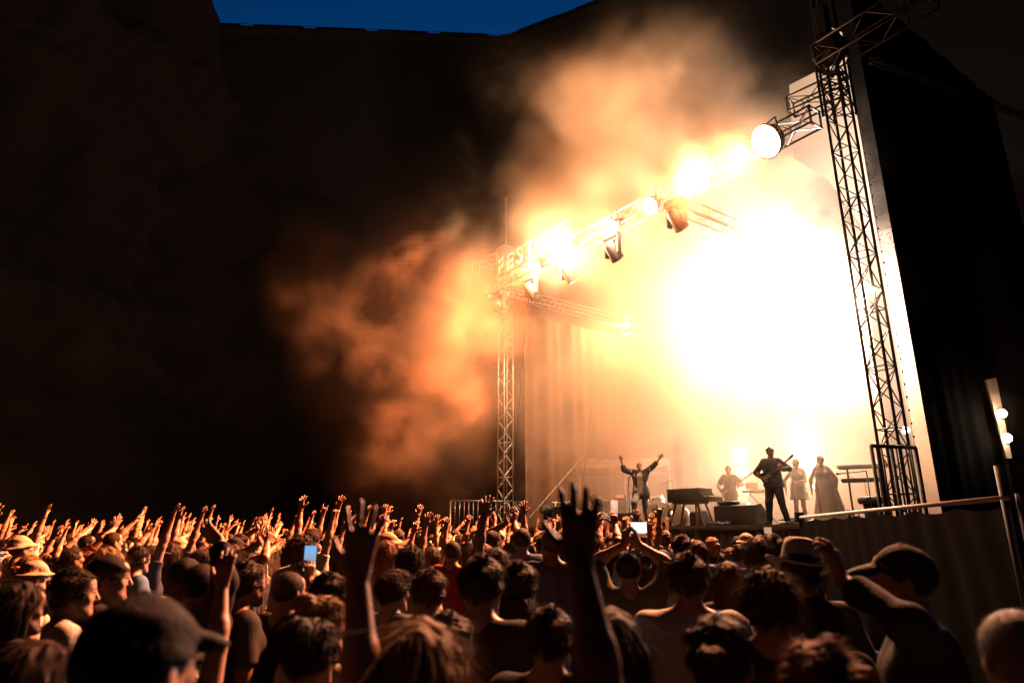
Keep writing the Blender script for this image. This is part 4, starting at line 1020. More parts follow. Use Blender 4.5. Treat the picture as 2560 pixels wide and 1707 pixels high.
# guitarist
pg = s_at(1945, .75); ga = {'R': dict(w=(.20, .22, 1.03), hint=(1, -.5, .1), n=(0, -1, -.2), d=(-.75, .15, -.35), curl=.5), 'L': dict(w=(-.24, .30, 1.20), hint=(-1, -.3, -.4), n=(.2, -.8, .4), d=(.1, .3, .9), curl=.9)}
gb = make_body('guitarist', arms=ga, sleeve=1.85, head=(.55, .0, 0), shoes=True, zs=.4, legs={'R': dict(k=(.13, .04, .50), a=(.17, -.02, .085)), 'L': dict(k=(-.14, .05, .50), a=(-.22, .02, .085))}, build=1.08)
rzg = face_to(pg, (-1, 4, 0)); e_g, _ = place_body(gb, pg, rzg, 1.05, 'guitarist standing dark against the white smoke in a long sleeved shirt', hair='short', hairm=HAIR['dark'], shirt=SHIRTS['charcoal'], trousers=SHIRTS['black'], skin=SKIN[1])
def hang_guitar(p, rz, sc, bass, label, m, ang=-.95, z=1.06):
    T = Matrix.Translation(p) @ Matrix.Rotation(rz, 4, 'Z') @ Matrix.Scale(sc, 4)
    loc = T @ Vector((.10, .20, z)); Rm = (Matrix.Rotation(rz, 3, 'Z') @ Matrix.Rotation(ang, 3, 'Y'))
    e = guitar(None, loc, Rm, m, bass); tag(e, label, 'guitar', 'guitars played on stage')
hang_guitar(pg, rzg, 1.05, False, 'dark electric guitar held across the guitarist\'s chest', M_GLOSS, -.95)
# bassist
pb = s_at(1833, 3.4); bb = make_body('bassist', arms={'R': dict(w=(.22, .18, .98), hint=(1, -.5, .1), n=(-.3, -1, 0), curl=.5), 'L': dict(w=(-.26, .30, 1.12), hint=(-1, -.3, -.4), n=(.2, -.8, .4), d=(.1, .3, .9), curl=.8)}, head=(.2, -.1, 0), sleeve=.75, shoes=True, zs=.6)
rzb = face_to(pb, (0, 5, 0)); place_body(bb, pb, rzb, 1.02, 'bass player in a short sleeved shirt glowing hazily behind the piano', hair='short', hairm=HAIR['brown'], shirt=SHIRTS['charcoal'], trousers=SHIRTS['black'], skin=SKIN[0])
hang_guitar(pb, rzb, 1.02, True, 'bass guitar slung low on the bass player behind the piano', M_GLOSS, -1.0, 1.0)
# two women singers
pw = s_at(2008, 3.0); wa = {'R': dict(w=(.33, .05, .93), hint=(1, -.2, 0)), 'L': dict(w=(.02, .26, 1.08), hint=(-1, -.2, -.3), curl=.9, n=(0, -1, 0), d=(.8, .3, .1))}
def skirt_prims(z0, z1, r0, r1): return [cone((-.05, 0, z1), (.05, 0, z1), r1, r1, .03), cone((0, 0, z1), (0, 0, z0), r1, r0, .06, cuts=[(V(0, 0, z0 + .02), V(0, 0, -1))])]
w1 = make_body('short_dress_woman', True, arms=wa, sleeve=0, dress=skirt_prims(.66, .98, .27, .17), trousers=False, zs=.2, shoes=True, legs={'R': dict(k=(.11, .04, .50), a=(.14, .0, .10)), 'L': dict(k=(-.07, .06, .50), a=(-.10, -.02, .10))})
place_body(w1, pw, face_to(pw, (0, 4, 0)), 1.0, 'woman singer in a short pale dress with her hand on a microphone stand', hair='bun', hairm=HAIR['fair'], shirt=fabric('pale_chiffon', (.78, .72, .64), .5), skin=SKIN[0])
pw2 = s_at(2072, 2.9); w2 = make_body('gown_woman', True, arms={'R': dict(w=(.30, .03, .90)), 'L': dict(w=(-.30, .08, .92))}, sleeve=0, dress=skirt_prims(.03, .98, .36, .17) + [cone((-.12, -.10, 1.40), (-.34, -.16, .10), .06, .14, .06), cone((.08, -.10, 1.40), (.1, -.25, .10), .06, .16, .06), cone((-.16, -.05, 1.38), (-.36, -.05, .2), .05, .10, .06)], trousers=False, zs=.2, shoes=True)
place_body(w2, pw2, face_to(pw2, (0, 4, 0)), 1.0, 'woman singer in a long pale gown with a flowing cape', hair='bun', hairm=HAIR['dark'], shirt=bpy.data.materials['pale_chiffon'], skin=SKIN[1])
# drummer seen in the dark behind the amplifier
pd = s_at(1578, 6.2); dm = make_body('stage_hand', arms={'R': dict(w=(.30, .10, .92)), 'L': dict(w=(-.30, .10, .92))}, zs=.8)
place_body(dm, pd, face_to(pd, (0, 8, 0)), .96, 'crew member standing in the shadow behind the amplifier stack', hair='short', hairm=HAIR['dark'], shirt=SHIRTS['black'], skin=SKIN[0])

# ------------------------------------------------------------------ smoke: real scattering smoke round the stage
def smoke():
    e = MB().box((3.5, 1.4, 9.4), (28.0, 23.0, 19.0)).build('smoke', None); e.location = SL; e.rotation_euler = (0, 0, SANG)
    tag(e, kind='stuff'); e['label'] = 'drifting theatre smoke'
    m = bpy.data.materials.new('smoke'); m.use_nodes = True; nt = m.node_tree; N = nt.nodes; Lk = nt.links
    for x in list(N): N.remove(x)
    out = N.new('ShaderNodeOutputMaterial'); tc = N.new('ShaderNodeTexCoord')
    no = N.new('ShaderNodeTexNoise'); no.inputs['Scale'].default_value = .40; no.inputs['Detail'].default_value = 5; no.inputs['Roughness'].default_value = .62; no.inputs['Distortion'].default_value = .25
    Lk.new(tc.outputs['Object'], no.inputs['Vector'])
    # soft fields: (centre u,n,z), radii, gain
    fields = SMOKE_FIELDS
    n2 = N.new('ShaderNodeTexNoise'); n2.inputs['Scale'].default_value = .21; n2.inputs['Detail'].default_value = 3; Lk.new(tc.outputs['Object'], n2.inputs['Vector'])
    v1 = N.new('ShaderNodeVectorMath'); v1.operation = 'SUBTRACT'; v1.inputs[1].default_value = (.5, .5, .5); Lk.new(n2.outputs['Color'], v1.inputs[0])
    v2 = N.new('ShaderNodeVectorMath'); v2.operation = 'MULTIPLY_ADD'; v2.inputs[1].default_value = (9, 9, 9); Lk.new(v1.outputs[0], v2.inputs[0]); Lk.new(tc.outputs['Object'], v2.inputs[2])   # drift: bends the soft bodies of smoke
    tot = None
    for (cu, cn, cz), (ru, rn, rz_), g in fields:
        mp = N.new('ShaderNodeMapping'); mp.vector_type = 'POINT'
        mp.inputs['Scale'].default_value = (1 / ru, 1 / rn, 1 / rz_); mp.inputs['Location'].default_value = (-cu / ru, -cn / rn, -cz / rz_)
        gr = N.new('ShaderNodeTexGradient'); gr.gradient_type = 'SPHERICAL'; Lk.new(v2.outputs[0], mp.inputs[0]); Lk.new(mp.outputs[0], gr.inputs[0])
        ml = N.new('ShaderNodeMath'); ml.operation = 'MULTIPLY'; ml.inputs[1].default_value = g; Lk.new(gr.outputs['Fac'], ml.inputs[0])
        if tot is None: tot = ml.outputs[0]
        else:
            ad = N.new('ShaderNodeMath'); ad.operation = 'ADD'; Lk.new(tot, ad.inputs[0]); Lk.new(ml.outputs[0], ad.inputs[1]); tot = ad.outputs[0]
    def math_(op, a, b, clamp=False):
        q = N.new('ShaderNodeMath'); q.operation = op; q.use_clamp = clamp
        for k, x in enumerate((a, b)):
            if isinstance(x, float): q.inputs[k].default_value = x
            else: Lk.new(x, q.inputs[k])
        return q.outputs[0]
    lo = math_('SUBTRACT', .62, math_('MULTIPLY', math_('MULTIPLY', tot, 3.2, True), .34))     # thin smoke keeps only the crests of the noise
    fac = math_('DIVIDE', math_('SUBTRACT', no.outputs[0], lo), .36, True)
    fac = math_('MAXIMUM', fac, .03)
    mu = N.new('ShaderNodeMath'); mu.operation = 'MULTIPLY'; Lk.new(tot, mu.inputs[0]); Lk.new(fac, mu.inputs[1])
    sc = N.new('ShaderNodeVolumeScatter'); sc.inputs['Color'].default_value = (.96, .80, .62, 1); sc.inputs['Anisotropy'].default_value = .25; Lk.new(mu.outputs[0], sc.inputs['Density'])
    ab = N.new('ShaderNodeVolumeAbsorption'); ab.inputs['Color'].default_value = (1.0, .60, .20, 1); Lk.new(math_('MULTIPLY', mu.outputs[0], ABS_K), ab.inputs['Density'])
    ad = N.new('ShaderNodeAddShader'); Lk.new(sc.outputs[0], ad.inputs[0]); Lk.new(ab.outputs[0], ad.inputs[1]); Lk.new(ad.outputs[0], out.inputs['Volume'])
    e.data.materials.append(m)
ABS_K = 1.15
SMOKE_FIELDS = [((6.5, 4.5, 6.5), (10.5, 7.5, 8.5), .42), ((10.5, 5.0, 5.0), (5, 5, 6), .25), ((8.0, .9, 13.0), (6.6, 5.5, 4.9), .46), ((3.8, 1.0, 13.0), (6.4, 5.0, 4.7), .42), ((2.0, -4.2, 7.6), (5.0, 4.7, 7.2), .23), ((-2.5, -.3, 8.0), (4.4, 4.4, 6.6), .45), ((9.0, -.9, 10.8), (7.5, 1.5, 1.5), .07), ((1.8, -1.6, 11.2), (4.0, 3.2, 3.2), .16), ((2.8, 3.6, 7.5), (5.5, 5, 7), .36)]
smoke()

# ------------------------------------------------------------------ the audience
STAGE_C = Vector((4.6, 17.5, 0))
def facing(p): return face_to((p[0], p[1], 0), STAGE_C)
UPR = lambda x, y, z, **k: {'spread': 1.5, 'curl': .18, 'w': (x, y, z), **k}
SPEC = {
    'calm': dict(), 'calm_turn': dict(head=(.5, .05, 0)), 'calm_up': dict(head=(-.25, .22, .05), sleeve=1.9),
    'calm_f': dict(female=True), 'calm_f_up': dict(female=True, head=(.25, .18, -.05), shirt='tank', sleeve=0),
    'both': dict(arms={'R': UPR(.30, .07, 2.02), 'L': UPR(-.27, .06, 2.05, spread=1.8)}, head=(0, .15, 0)),
    'both_f': dict(female=True, arms={'R': UPR(.22, .08, 2.0, spread=1.8), 'L': UPR(-.28, .06, 1.97, curl=.3)}, head=(.1, .12, 0), shirt='tank', sleeve=0),
    'both_close': dict(female=True, arms={'R': UPR(.10, .14, 2.06, curl=.25), 'L': UPR(-.11, .12, 2.04, curl=.2)}, head=(-.2, .15, 0), sleeve=.6),
    'right': dict(arms={'R': UPR(.24, .09, 2.06, spread=1.7)}, head=(.1, .1, 0)),
    'right_f': dict(female=True, arms={'R': UPR(.18, .08, 2.04, spread=1.9)}, head=(-.15, .1, .05), shirt='tank', sleeve=0),
    'left': dict(arms={'L': UPR(-.25, .11, 2.03, curl=.35)}, head=(-.1, .05, 0), sleeve=.6),
    'left_f': dict(female=True, arms={'L': UPR(-.16, .10, 2.05, spread=1.8)}, head=(.2, .15, 0)),
    'clap': dict(arms={'R': UPR(.06, .30, 1.84, n=(-1, 0, .1), d=(0, .25, 1)), 'L': UPR(-.05, .30, 1.84, n=(1, 0, .1), d=(0, .25, 1))}, head=(0, .05, 0)),
    'clap_f': dict(female=True, arms={'R': UPR(.09, .30, 1.78, n=(-1, .1, .1), d=(-.15, .2, 1)), 'L': UPR(-.09, .30, 1.78, n=(1, .1, .1), d=(.15, .2, 1))}, shirt='tank', sleeve=0),
    'fist': dict(arms={'R': UPR(.22, .08, 2.10, fold=(1.35, 1.4, 1.4, 1.4), thumb=.2)}, head=(0, .15, 0)),
    'horns': dict(arms={'R': UPR(.26, .08, 2.02, fold=(.05, 1.4, 1.4, .05), spread=.9)}, head=(.1, .05, 0)),
    'point': dict(arms={'R': UPR(.16, .38, 1.95, fold=(.02, 1.3, 1.4, 1.4), d=(-.1, .6, .9))}, head=(0, .1, 0)),
    'low_both': dict(arms={'R': UPR(.32, .30, 1.62, spread=1.7), 'L': UPR(-.32, .30, 1.66, spread=1.7)}),
    'phone': dict(arms={'R': UPR(.10, .36, 1.84, n=(-.7, .5, 0), d=(-.15, .1, 1), curl=.6), 'L': UPR(-.10, .36, 1.84, n=(.7, .5, 0), d=(.15, .1, 1), curl=.6)}, head=(0, .12, 0)),
}
POSE_WORDS = {'calm': 'arms down', 'calm_turn': 'head turned', 'calm_up': 'chin up', 'calm_f': 'arms down', 'calm_f_up': 'chin up', 'both': 'both arms spread high', 'both_f': 'both bare arms high', 'both_close': 'two hands reaching up together',
              'right': 'one open hand raised', 'right_f': 'one bare arm raised', 'left': 'one cupped hand raised', 'left_f': 'one spread hand raised', 'clap': 'clapping overhead', 'clap_f': 'clapping before the face', 'fist': 'fist raised', 'horns': 'two fingers raised', 'point': 'pointing up', 'low_both': 'both hands at shoulder height', 'phone': 'holding a phone up'}
FEM = {k for k, v in SPEC.items() if v.get('female')}
BODY = {}
def body_of(k):
    if k not in BODY: BODY[k] = make_body(k, hx=.006, **SPEC[k])
    return BODY[k]
placed = []           # (x, y, radius)

def phone_thing(loc, rz, label, w=.072, h=.15, screen=None, tilt=0.0):
    e = empty('phone', loc, rz, label, 'phone', 'phones held up in the crowd'); e.rotation_euler = (tilt, 0, rz)
    MB().bbox((0, 0, 0), (w, .009, h), .004).build('case', M_BLACK, e)
    MB().box((0, -.0055, 0), (w * .92, .0015, h * .95)).build('screen', screen, e); return e
def screen_mat(name, cols, s):
    m = bpy.data.materials.new(name); m.use_nodes = True; nt = m.node_tree; b = nt.nodes['Principled BSDF']; b.inputs['Base Color'].default_value = (.01, .01, .01, 1); b.inputs['Roughness'].default_value = .1
    tc = nt.nodes.new('ShaderNodeTexCoord'); sp = nt.nodes.new('ShaderNodeSeparateXYZ'); nt.links.new(tc.outputs['Generated'], sp.inputs[0])
    no = nt.nodes.new('ShaderNodeTexNoise'); no.inputs['Scale'].default_value = 4; nt.links.new(tc.outputs['Generated'], no.inputs['Vector'])
    ad = nt.nodes.new('ShaderNodeMath'); ad.operation = 'MULTIPLY_ADD'; ad.inputs[1].default_value = .35; nt.links.new(no.outputs[0], ad.inputs[0]); nt.links.new(sp.outputs['Z'], ad.inputs[2])
    rp = nt.nodes.new('ShaderNodeValToRGB'); rp.color_ramp.elements.remove(rp.color_ramp.elements[0])
    rp.color_ramp.elements[0].position = cols[0][0]; rp.color_ramp.elements[0].color = (*cols[0][1], 1)
    for p, c in cols[1:]: q = rp.color_ramp.elements.new(p); q.color = (*c, 1)
    nt.links.new(ad.outputs[0], rp.inputs[0]); nt.links.new(rp.outputs[0], b.inputs['Emission Color']); b.inputs['Emission Strength'].default_value = s
    m.cycles.emission_sampling = 'NONE'; return m
SCREEN_SKY = screen_mat('screen_picture', [(.2, (.9, .55, .25)), (.45, (.45, .3, .2)), (.62, (.30, .36, .42)), (.9, (.22, .48, .85))], 1.0)
SCREEN_WHITE = screen_mat('screen_bright', [(.2, (1, .75, .5)), (.6, (1, .95, .85))], 1.6)
SCREEN_LIST = screen_mat('screen_stripes', [(.15, (.5, .25, .12)), (.4, (.02, .01, .01)), (.5, (.7, .4, .2)), (.65, (.03, .02, .01)), (.8, (.7, .42, .22))], .8)

# ---- people near the camera, each with their own place, hair, clothes and pose
def near(px, ytop, w, label, pose=None, hair='short', hm='dark', cap=None, shirt='black', skin=0, turn=0.0, arms=None, key=None, strands=2600, kw=None, zr=(1.52, 1.92), headw=.170):
    Y = headw * FPX / (w * .93)
    r = ray(px, ytop); 
    for _ in range(30):
        z = CAM.z + r.z / r.y * Y
        if z > zr[1]: Y *= 1.03
        elif z < zr[0]: Y *= .97
        else: break
    x = CAM.x + r.x / r.y * Y; Y0 = Y
    sc = z / 1.765; rz = facing((x, Y)) + R(turn); base = Vector((x, Y, 0))
    if arms or kw:
        spec = dict(kw or {}); A = {}
        for side, a in (arms or {}).items():
            a = dict(a); qx, qy, dY = a.pop('px'); wp = at(qx, qy, Y + dY); lw = (Matrix.Rotation(-rz, 3, 'Z') @ (wp - base)) / sc
            if 'dw' in a: a['d'] = tuple(Matrix.Rotation(-rz, 3, 'Z') @ Vector(a.pop('dw')))
            if 'nw' in a: a['n'] = tuple(Matrix.Rotation(-rz, 3, 'Z') @ Vector(a.pop('nw')))
            a['w'] = tuple(lw); A[side] = a
        b = make_body('near_%d_%d' % (px, ytop), arms=A, **spec)
    else: b = body_of(pose or 'calm')
    e, F = place_body(b, base, rz, sc, label, hair=hair, hairm=HAIR[hm], cap=(cap[0], SHIRTS[cap[1]]) if cap else None, shirt=SHIRTS[shirt], skin=SKIN[skin], strands=strands if hair not in ('bald',) else 0)
    placed.append((x, Y, .30)); return e, F, b, sc, rz, base

near(60, 1455, 96, 'person with long straight dark hair by the picture\'s left edge, beside a white T-shirt', 'calm_f', 'long', 'dark', shirt='charcoal', turn=-12)
near(190, 1421, 90, 'person in a plain white T-shirt with short dark hair, looking towards the stage in profile', 'calm', 'short', 'dark', shirt='white', turn=-30)
near(275, 1386, 84, 'person in a black cap and black T-shirt, face lit in profile', 'calm', 'short', 'dark', ('cap_back', 'black'), 'black', turn=-34)
near(362, 1482, 252, 'huge dark capped head at the lower left, out of focus', 'calm', 'short', 'dark', ('cap', 'black'), 'black')
near(462, 1610, 118, 'dark haired person low behind the huge capped head, one forearm straight up', hair='short', hm='dark', shirt='black', arms={'R': dict(px=(566, 1385, .10), spread=.35, curl=.2, dw=(.03, .05, 1), nw=(0, 1, .1), hint=(.5, -.3, -1))}, kw=dict(sleeve=.5), zr=(1.40, 1.92))
near(508, 1405, 86, 'dark close cropped head with one long sleeved arm up and its hand lit', hair='crop', hm='dark', shirt='black', arms={'R': dict(px=(548, 1352, -.15), dw=(-.75, 0, .6), nw=(.3, 1, .3), curl=.5)}, kw=dict(sleeve=1.85, build=1.05), turn=-8)
near(620, 1400, 82, 'person with short brown hair standing between the raised dark arm and the lit phone', 'calm_turn', 'short', 'brown', shirt='charcoal', turn=-38)
e7 = near(725, 1425, 78, 'cropped head behind the lit upright phone', hair='crop', hm='brown', shirt='black', arms={'R': dict(px=(775, 1452, .35), curl=.7, nw=(-.6, .6, 0), dw=(-.15, .1, 1))}, kw=dict(sleeve=.6), turn=-5)
near(828, 1430, 86, 'person with short dark hair and lit cheek just right of the lit phone', 'calm', 'short', 'dark', shirt='black', turn=-32)
near(985, 1428, 76, 'person with tousled dark hair between the big raised hand and a tall cropped head', 'calm', 'quiff', 'dark', shirt='black', turn=-14)
near(1075, 1418, 86, 'person with a cropped head and wide dark shoulders behind a big fair head', 'calm_turn', 'short', 'brown', shirt='charcoal', turn=-6)
near(1205, 1386, 106, 'tall person with thick dark hair and broad black shoulders below the pale tower', 'calm', 'short', 'dark', shirt='black', turn=-4, kw=dict(build=1.12))
near(1297, 1402, 90, 'person with short dark hair close beside the tall broad shouldered one', 'calm', 'short', 'dark', shirt='navy', skin=1, turn=-16)
near(1052, 1548, 205, 'big blurred head of long fair hair at the bottom, its crown rim lit', 'calm_f', 'long', 'fair', shirt='olive', turn=-8)
near(1118, 1528, 132, 'dark haired head half hidden behind the big fair haired one', 'calm', 'short', 'brown', shirt='black', turn=-14)
near(783, 1545, 135, 'dark hair bun near the bottom, beside the huge raised hand', 'calm_f', 'bun', 'dark', shirt='grey')
near(752, 1735, 212, 'person below the lower edge raising one huge blurred open hand above the crowd', hair='short', hm='dark', shirt='grey', arms={'R': dict(px=(893, 1396, .0), spread=1.5, curl=.08, dw=(.06, .02, 1), nw=(0, 1, .05), hint=(.5, -.1, -1))}, kw=dict(female=True, sleeve=.3), zr=(1.36, 1.9))
near(808, 1488, 112, 'fair hair tied in a bun, glowing orange behind the dark bun', 'calm_f', 'bun', 'fair', shirt='cream', turn=-20)
near(1296, 1487, 92, 'round dark head with a thin bright rim beside the dark raised forearm', 'calm_f', 'bob', 'brown', shirt='black')
near(1372, 1512, 122, 'dark haired person just behind the black raised forearm', 'calm', 'short', 'dark', shirt='black')
near(1302, 1735, 232, 'person below the lower edge whose black raised hand stands before the stage', hair='short', hm='dark', shirt='black', skin=2, arms={'R': dict(px=(1448, 1402, .0), spread=.9, curl=.12, dw=(.03, .02, 1), nw=(0, 1, .05), hint=(.5, -.1, -1))}, kw=dict(sleeve=.5), zr=(1.36, 1.9))
near(1525, 1522, 170, 'long dark hair with a bright orange rim, filling the bottom before the piano', 'calm_f', 'long', 'dark', shirt='black')
e20 = near(1570, 1377, 66, 'person in a dark patterned shirt holding a camera up with both hands', hair='crop', hm='dark', shirt='olive', arms={'R': dict(px=(1597, 1362, .15), curl=.8, nw=(-.8, .4, 0), dw=(-.2, 0, 1), hint=(1, 0, -.6)), 'L': dict(px=(1560, 1362, .15), curl=.8, nw=(.8, .4, 0), dw=(.2, 0, 1), hint=(-1, 0, -.6))}, kw=dict(sleeve=.85))
near(1715, 1379, 96, 'broad person in a grey white T-shirt with short cropped hair, back to us', hair='short', hm='brown', shirt='white', kw=dict(build=1.14, head=(-.05, 0, 0)))
near(1658, 1390, 62, 'short haired person just left of the broad grey white T-shirt', 'calm', 'short', 'brown', shirt='white')
near(1818, 1404, 72, 'long brown hair between the grey white T-shirt and the curly head', 'calm_f', 'long', 'brown', shirt='charcoal')
near(1792, 1530, 165, 'long hair with a lit ponytail at the bottom, right of the grey white T-shirt', 'calm_f', 'tail', 'dark', shirt='black', turn=-10)
near(1915, 1427, 118, 'brown curly head with a lit top beside the straw hat', 'calm', 'curly', 'brown', shirt='black', turn=-8)
near(2040, 1492, 92, 'long dark hair with a thin rim of light under the straw hat', 'calm_f', 'long', 'dark', shirt='black')
near(2050, 1592, 215, 'big blurred head with a reddish lit crown at the bottom right', 'calm', 'short', 'red', shirt='black')
near(2250, 1360, 118, 'person in a dark cap and glasses facing left before the black barrier cloth', hair='short', hm='dark', cap=('cap', 'black'), shirt='black', turn=78, skin=1, arms={'L': dict(px=(2105, 1452, -.15), curl=.5, dw=(-.25, 0, 1), nw=(-.6, .6, 0))}, kw=dict(sleeve=1.8))
near(2530, 1515, 182, 'smooth cropped head with a bright rim cut by the right edge', 'calm', 'crop', 'grey', shirt='charcoal')
near(92, 1602, 150, 'blurred dark head with wavy hair in the bottom left corner', 'calm_f', 'bob', 'brown', shirt='black')
near(1892, 1342, 52, 'long dark haired person close to the stage below the guitarist', 'calm_f', 'long', 'dark', shirt='navy')
e34 = near(1930, 1334, 50, 'short haired person filming with a striped phone below the guitarist', hair='short', hm='dark', shirt='cream', arms={'R': dict(px=(1932, 1375, .2), curl=.6, nw=(-.4, .8, 0), dw=(-.1, 0, 1))}, kw=dict(sleeve=.5))
# straw hat wearer
eh, Fh, bh, sch, rzh, baseh = near(1998, 1372, 88, 'person in a dark shirt under a pale straw hat', 'calm', 'short', 'dark', shirt='olive', turn=-5)
ht = empty('straw_hat', (0, 0, 0), 0, 'pale straw hat with a black band, tilted, near the right side', 'hat')
crown = MB().lathe([(.098, 0), (.096, .03), (.088, .09), (.078, .118), (.055, .128), (.028, .118), (0, .110)], n=36).build('crown', mat('straw', (.78, .68, .52), .85, var=.25, scale=60, bump=.5, bscale=160), ht, True)
MB().lathe([(.0985, .004), (.1015, .006), (.099, .034), (.0965, .034)], n=36).build('band', SHIRTS['black'], ht, True)
br = MB(); n_ = 48; vs = []
for k, (q, dz) in enumerate(((.094, .002), (.12, -.006), (.15, -.010), (.175, -.004), (.178, .0), (.15, -.005), (.12, -.001), (.094, .006))):
    for i in range(n_): a = 2 * pi * i / n_; vs.append((q * cos(a) * .95, q * sin(a) * 1.06, dz + .022 * (q / .17) ** 2 * cos(2 * a)))
br._add(vs, [(k * n_ + i, k * n_ + (i + 1) % n_, (k + 1) * n_ + (i + 1) % n_, (k + 1) * n_ + i) for k in range(7) for i in range(n_)]); br.build('brim', MATS['straw'], ht, True)
bpy.context.view_layer.update()
ht.matrix_world = eh.matrix_world @ Fh @ Matrix.Translation((0, -.015, .055)) @ Matrix.Rotation(-.22, 4, 'X') @ Matrix.Rotation(.14, 4, 'Y')
# phones and the camera
def in_hand(rec, side, off, lab, **k):
    e, F, b, sc, rz, base = rec; w, d, n, el = b['hands'][side]
    p = Matrix.Rotation(rz, 3, 'Z') @ (Vector(w + d * .10) * sc + Vector(off)) + base
    to = CAM - p; return phone_thing(p, math.atan2(to.x, -to.y) , lab, **k)
in_hand(e7, 'R', (-.03, .03, .04), 'upright phone with a glowing picture of sky and hills on its screen', w=.076, h=.155, screen=SCREEN_SKY)
in_hand(e20, 'L', (.085, .02, .02), 'bright white camera screen held level in two hands before the stage', w=.115, h=.075, screen=SCREEN_WHITE)
in_hand(e34, 'R', (-.01, .03, .03), 'phone showing a striped screen below the guitarist', w=.07, h=.145, screen=SCREEN_LIST)

# ---- the packed crowd: bodies of a few kinds, each person copied, dressed and turned on their own
hair_words = {('short', 'dark'): 'short dark hair', ('short', 'brown'): 'short brown hair', ('short', 'fair'): 'short fair hair', ('crop', 'dark'): 'cropped dark hair', ('crop', 'grey'): 'cropped grey hair', ('quiff', 'dark'): 'swept dark hair', ('quiff', 'brown'): 'swept brown hair', ('curly', 'dark'): 'curly dark hair', ('curly', 'brown'): 'curly brown hair',
              ('long', 'dark'): 'long dark hair', ('long', 'brown'): 'long brown hair', ('long', 'fair'): 'long fair hair', ('long', 'red'): 'long reddish hair', ('bun', 'dark'): 'dark bun', ('bun', 'fair'): 'fair bun', ('tail', 'brown'): 'brown ponytail', ('tail', 'fair'): 'fair ponytail', ('bob', 'dark'): 'dark bob', ('bob', 'fair'): 'fair bob', ('crop', 'brown'): 'cropped brown hair'}
MH = [('short', 'dark')] * 4 + [('short', 'brown')] * 3 + [('short', 'fair'), ('crop', 'dark'), ('crop', 'brown'), ('crop', 'grey'), ('quiff', 'dark'), ('quiff', 'brown'), ('curly', 'dark'), ('curly', 'brown')]
FH = [('long', 'dark')] * 2 + [('long', 'brown')] * 3 + [('long', 'fair')] * 2 + [('long', 'red'), ('bun', 'dark'), ('bun', 'fair'), ('tail', 'brown'), ('tail', 'fair'), ('bob', 'dark'), ('bob', 'fair')]
SH = ['black'] * 6 + ['charcoal'] * 3 + ['white'] * 3 + ['grey', 'red', 'navy', 'olive', 'blue', 'cream', 'pink']
CAPS = [('cap', 'black'), ('cap', 'grey'), ('cap_back', 'charcoal'), ('bucket', 'cream'), ('beanie', 'charcoal'), ('cap_back', 'white')]
def px_of(p):
    v = Vector(p) - CAM; c = v.y * cos(TH) + v.z * sin(TH); return 1280 + FPX * v.x / c, 853.5 - FPX * (v.z * cos(TH) - v.y * sin(TH)) / c
_b = MB().lathe([(.030, -.012), (.0335, -.008), (.0335, .008), (.030, .012)], n=16).build('wristband', SHIRTS['black'], None, True); BAND = _b.data; bpy.data.objects.remove(_b)
crowd = []
def spawn(x, y):
    far = y > 7.5
    up = ['both', 'both_f', 'both_close', 'right', 'right_f', 'left', 'left_f', 'clap', 'clap_f', 'fist', 'horns', 'point', 'low_both', 'both', 'both_f', 'right', 'left_f', 'clap']
    calm = ['calm', 'calm_turn', 'calm_up', 'calm_f', 'calm_f_up']
    pk = rng.choice(up) if rng.random() < (.84 if far else .34) else rng.choice(calm)
    pxx = px_of((x, y, 1.7))[0]
    if pxx > 1660: pk = rng.choice(calm)
    elif not far and rng.random() < .06: pk = 'phone'
    fem = pk in FEM; h = rng.choice(FH if fem else MH); cap = rng.choice(CAPS) if rng.random() < (.16 if not fem else .05) else None
    sh = rng.choice(SH); sk = rng.choice((0, 0, 0, 1, 1, 2)) if not far else rng.choice((0, 0, 0, 0, 1))
    zt = rng.gauss(1.66 if fem else 1.75, .065); zt = max(1.52, min(1.90, zt))
    b = body_of(pk); sc = zt / 1.765; rz = facing((x, y)) + rng.gauss(0, .22)
    e, F = place_body(b, (x, y, 0), rz, sc, None, hair=h[0], hairm=HAIR[h[1]], cap=(cap[0], SHIRTS[cap[1]]) if cap else None, shirt=SHIRTS[sh], skin=SKIN[sk], strands=0 if y > 9 or cap else 2600)
    q = px_of((x, y, zt)); crowd.append(dict(e=e, pk=pk, h=h, cap=cap, sh=sh, px=q[0], y=y)); placed.append((x, y, .25))
    for sd in SPEC[pk].get('arms', {}):
        if rng.random() < .3:
            w, d, nn, el = b['hands'][sd]; fd = nrm(w - el); o = bpy.data.objects.new('wristband', BAND); COL.objects.link(o); o.parent = e
            o.matrix_local = Matrix.Translation(Vector(w - fd * .022)) @ axis_to(fd).to_4x4(); o.material_slots[0].link = 'OBJECT'; o.material_slots[0].material = SHIRTS[rng.choice(('black', 'white', 'red', 'black'))]
    if pk == 'phone':
        p = Matrix.Rotation(rz, 3, 'Z') @ (Vector((0, .40, 1.93)) * sc) + Vector((x, y, 0)); to = CAM - p
        crowd[-1]['ph'] = phone_thing(p, math.atan2(to.x, -to.y), None, w=.15, h=.075, screen=rng.choice((SCREEN_WHITE, SCREEN_SKY, SCREEN_LIST)))
NB = S(11.9, -.3, 0)
y = 3.6; row = 0
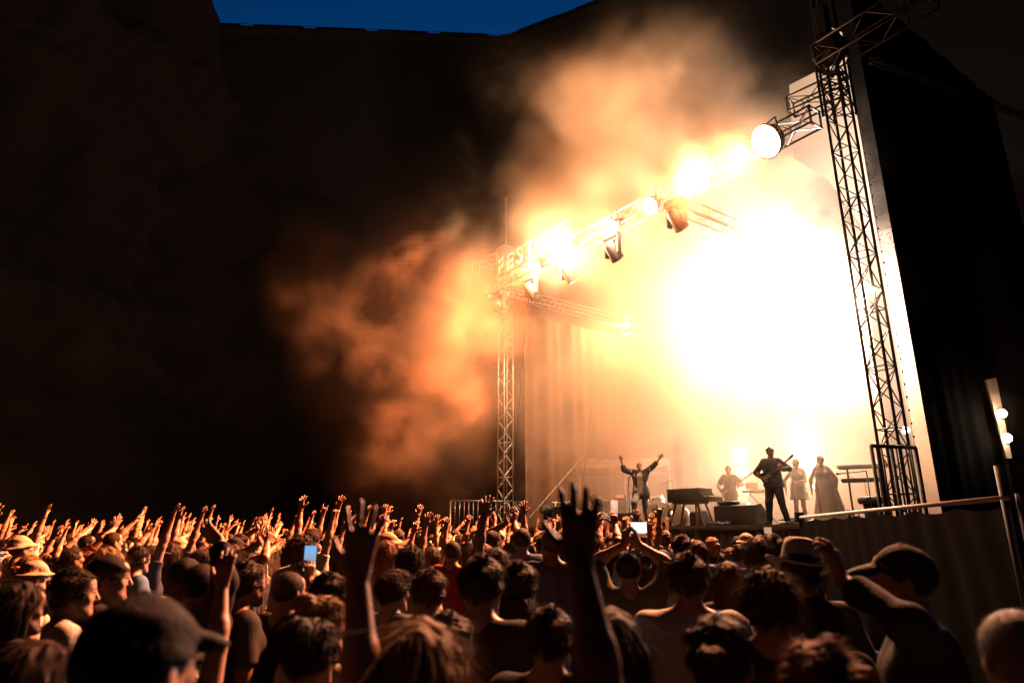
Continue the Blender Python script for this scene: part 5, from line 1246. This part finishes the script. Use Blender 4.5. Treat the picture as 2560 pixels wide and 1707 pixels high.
while y < 19.5:
    gap = .63 + .015 * y; x = -.84 * y + (row % 2) * gap * .5
    while x < .62 * y:
        jx = x + rng.uniform(-.16, .16) * gap; jy = y + rng.uniform(-.22, .22)
        v = Vector((jx, jy, 0)) - SL; n = v.dot(SN); u = v.dot(SU)
        ok = (n < -1.9) or (u < -2.4)
        if jy > 6.6 and jx > 5.2 - (jy - 7) * -.19 - .5: ok = False
        if jy < 7.2 and jx > .40 * jy: ok = False
        if px_of((jx, jy, 1.7))[0] > 2040: ok = False
        if u < -2.4 and jy > 18.4: ok = False
        if ok and all((jx - a) ** 2 + (jy - b) ** 2 > (r + .26) ** 2 for a, b, r in placed): spawn(jx, jy)
        x += gap
    y += .70 + .022 * y; row += 1

# ---- labels that tell them apart
def zone(px, y):
    d = 'front rows' if y < 7 else 'middle rows' if y < 12 else 'far rows'
    for lim, w in ((170, 'by the left edge'), (430, 'under the cliff'), (700, 'before the lit phone'), (960, 'behind the huge hand'), (1160, 'short of the tower'), (1330, 'below the pale tower'), (1520, 'below the railing'), (1690, 'below the singer'), (1850, 'below the piano'), (9999, 'below the guitarist')):
        if px < lim: return d + ' ' + w
GW = {'white': 'white', 'black': 'black', 'charcoal': 'dark grey', 'grey': 'grey', 'red': 'red', 'navy': 'navy', 'olive': 'olive', 'blue': 'blue', 'cream': 'cream', 'pink': 'pink'}
CW = {'cap': 'cap', 'cap_back': 'backwards cap', 'bucket': 'bucket hat', 'beanie': 'beanie'}
by = {}
for c in crowd:
    hd = (GW[c['cap'][1]] + ' ' + CW[c['cap'][0]]) if c['cap'] else hair_words[c['h']]
    l = '%s, %s, %s top, %s' % (POSE_WORDS[c['pk']], hd, GW[c['sh']], zone(c['px'], c['y'])); c['l'] = l; by.setdefault(l, []).append(c)
ORD = ['first', 'second', 'third', 'fourth', 'fifth', 'sixth', 'seventh', 'eighth']
for l, cs in by.items():
    cs.sort(key=lambda c: c['px'])
    for i, c in enumerate(cs):
        t = l if len(cs) == 1 else l.replace(' rows', '').replace(' top,', ',') + ', ' + ('leftmost' if i == 0 else ORD[i] + ' from left')
        if len(t.replace('-', ' ').split()) > 16: t = t.replace(' hair,', ',')
        if len(t.split()) > 16: t = t.replace(' from left', ' leftward')
        if len(t.split()) > 16: t = t.replace('middle by', 'by').replace('both arms', 'arms')
        if len(t.split()) < 16: t = 'person, ' + t
        c['e']['label'] = t; c['e']['group'] = 'packed festival audience facing the stage'
        if 'ph' in c: c['ph']['label'] = 'lit phone held level over ' + l.split(', ')[1] + ', ' + l.split(', ')[-1]
print('CROWD', len(crowd))
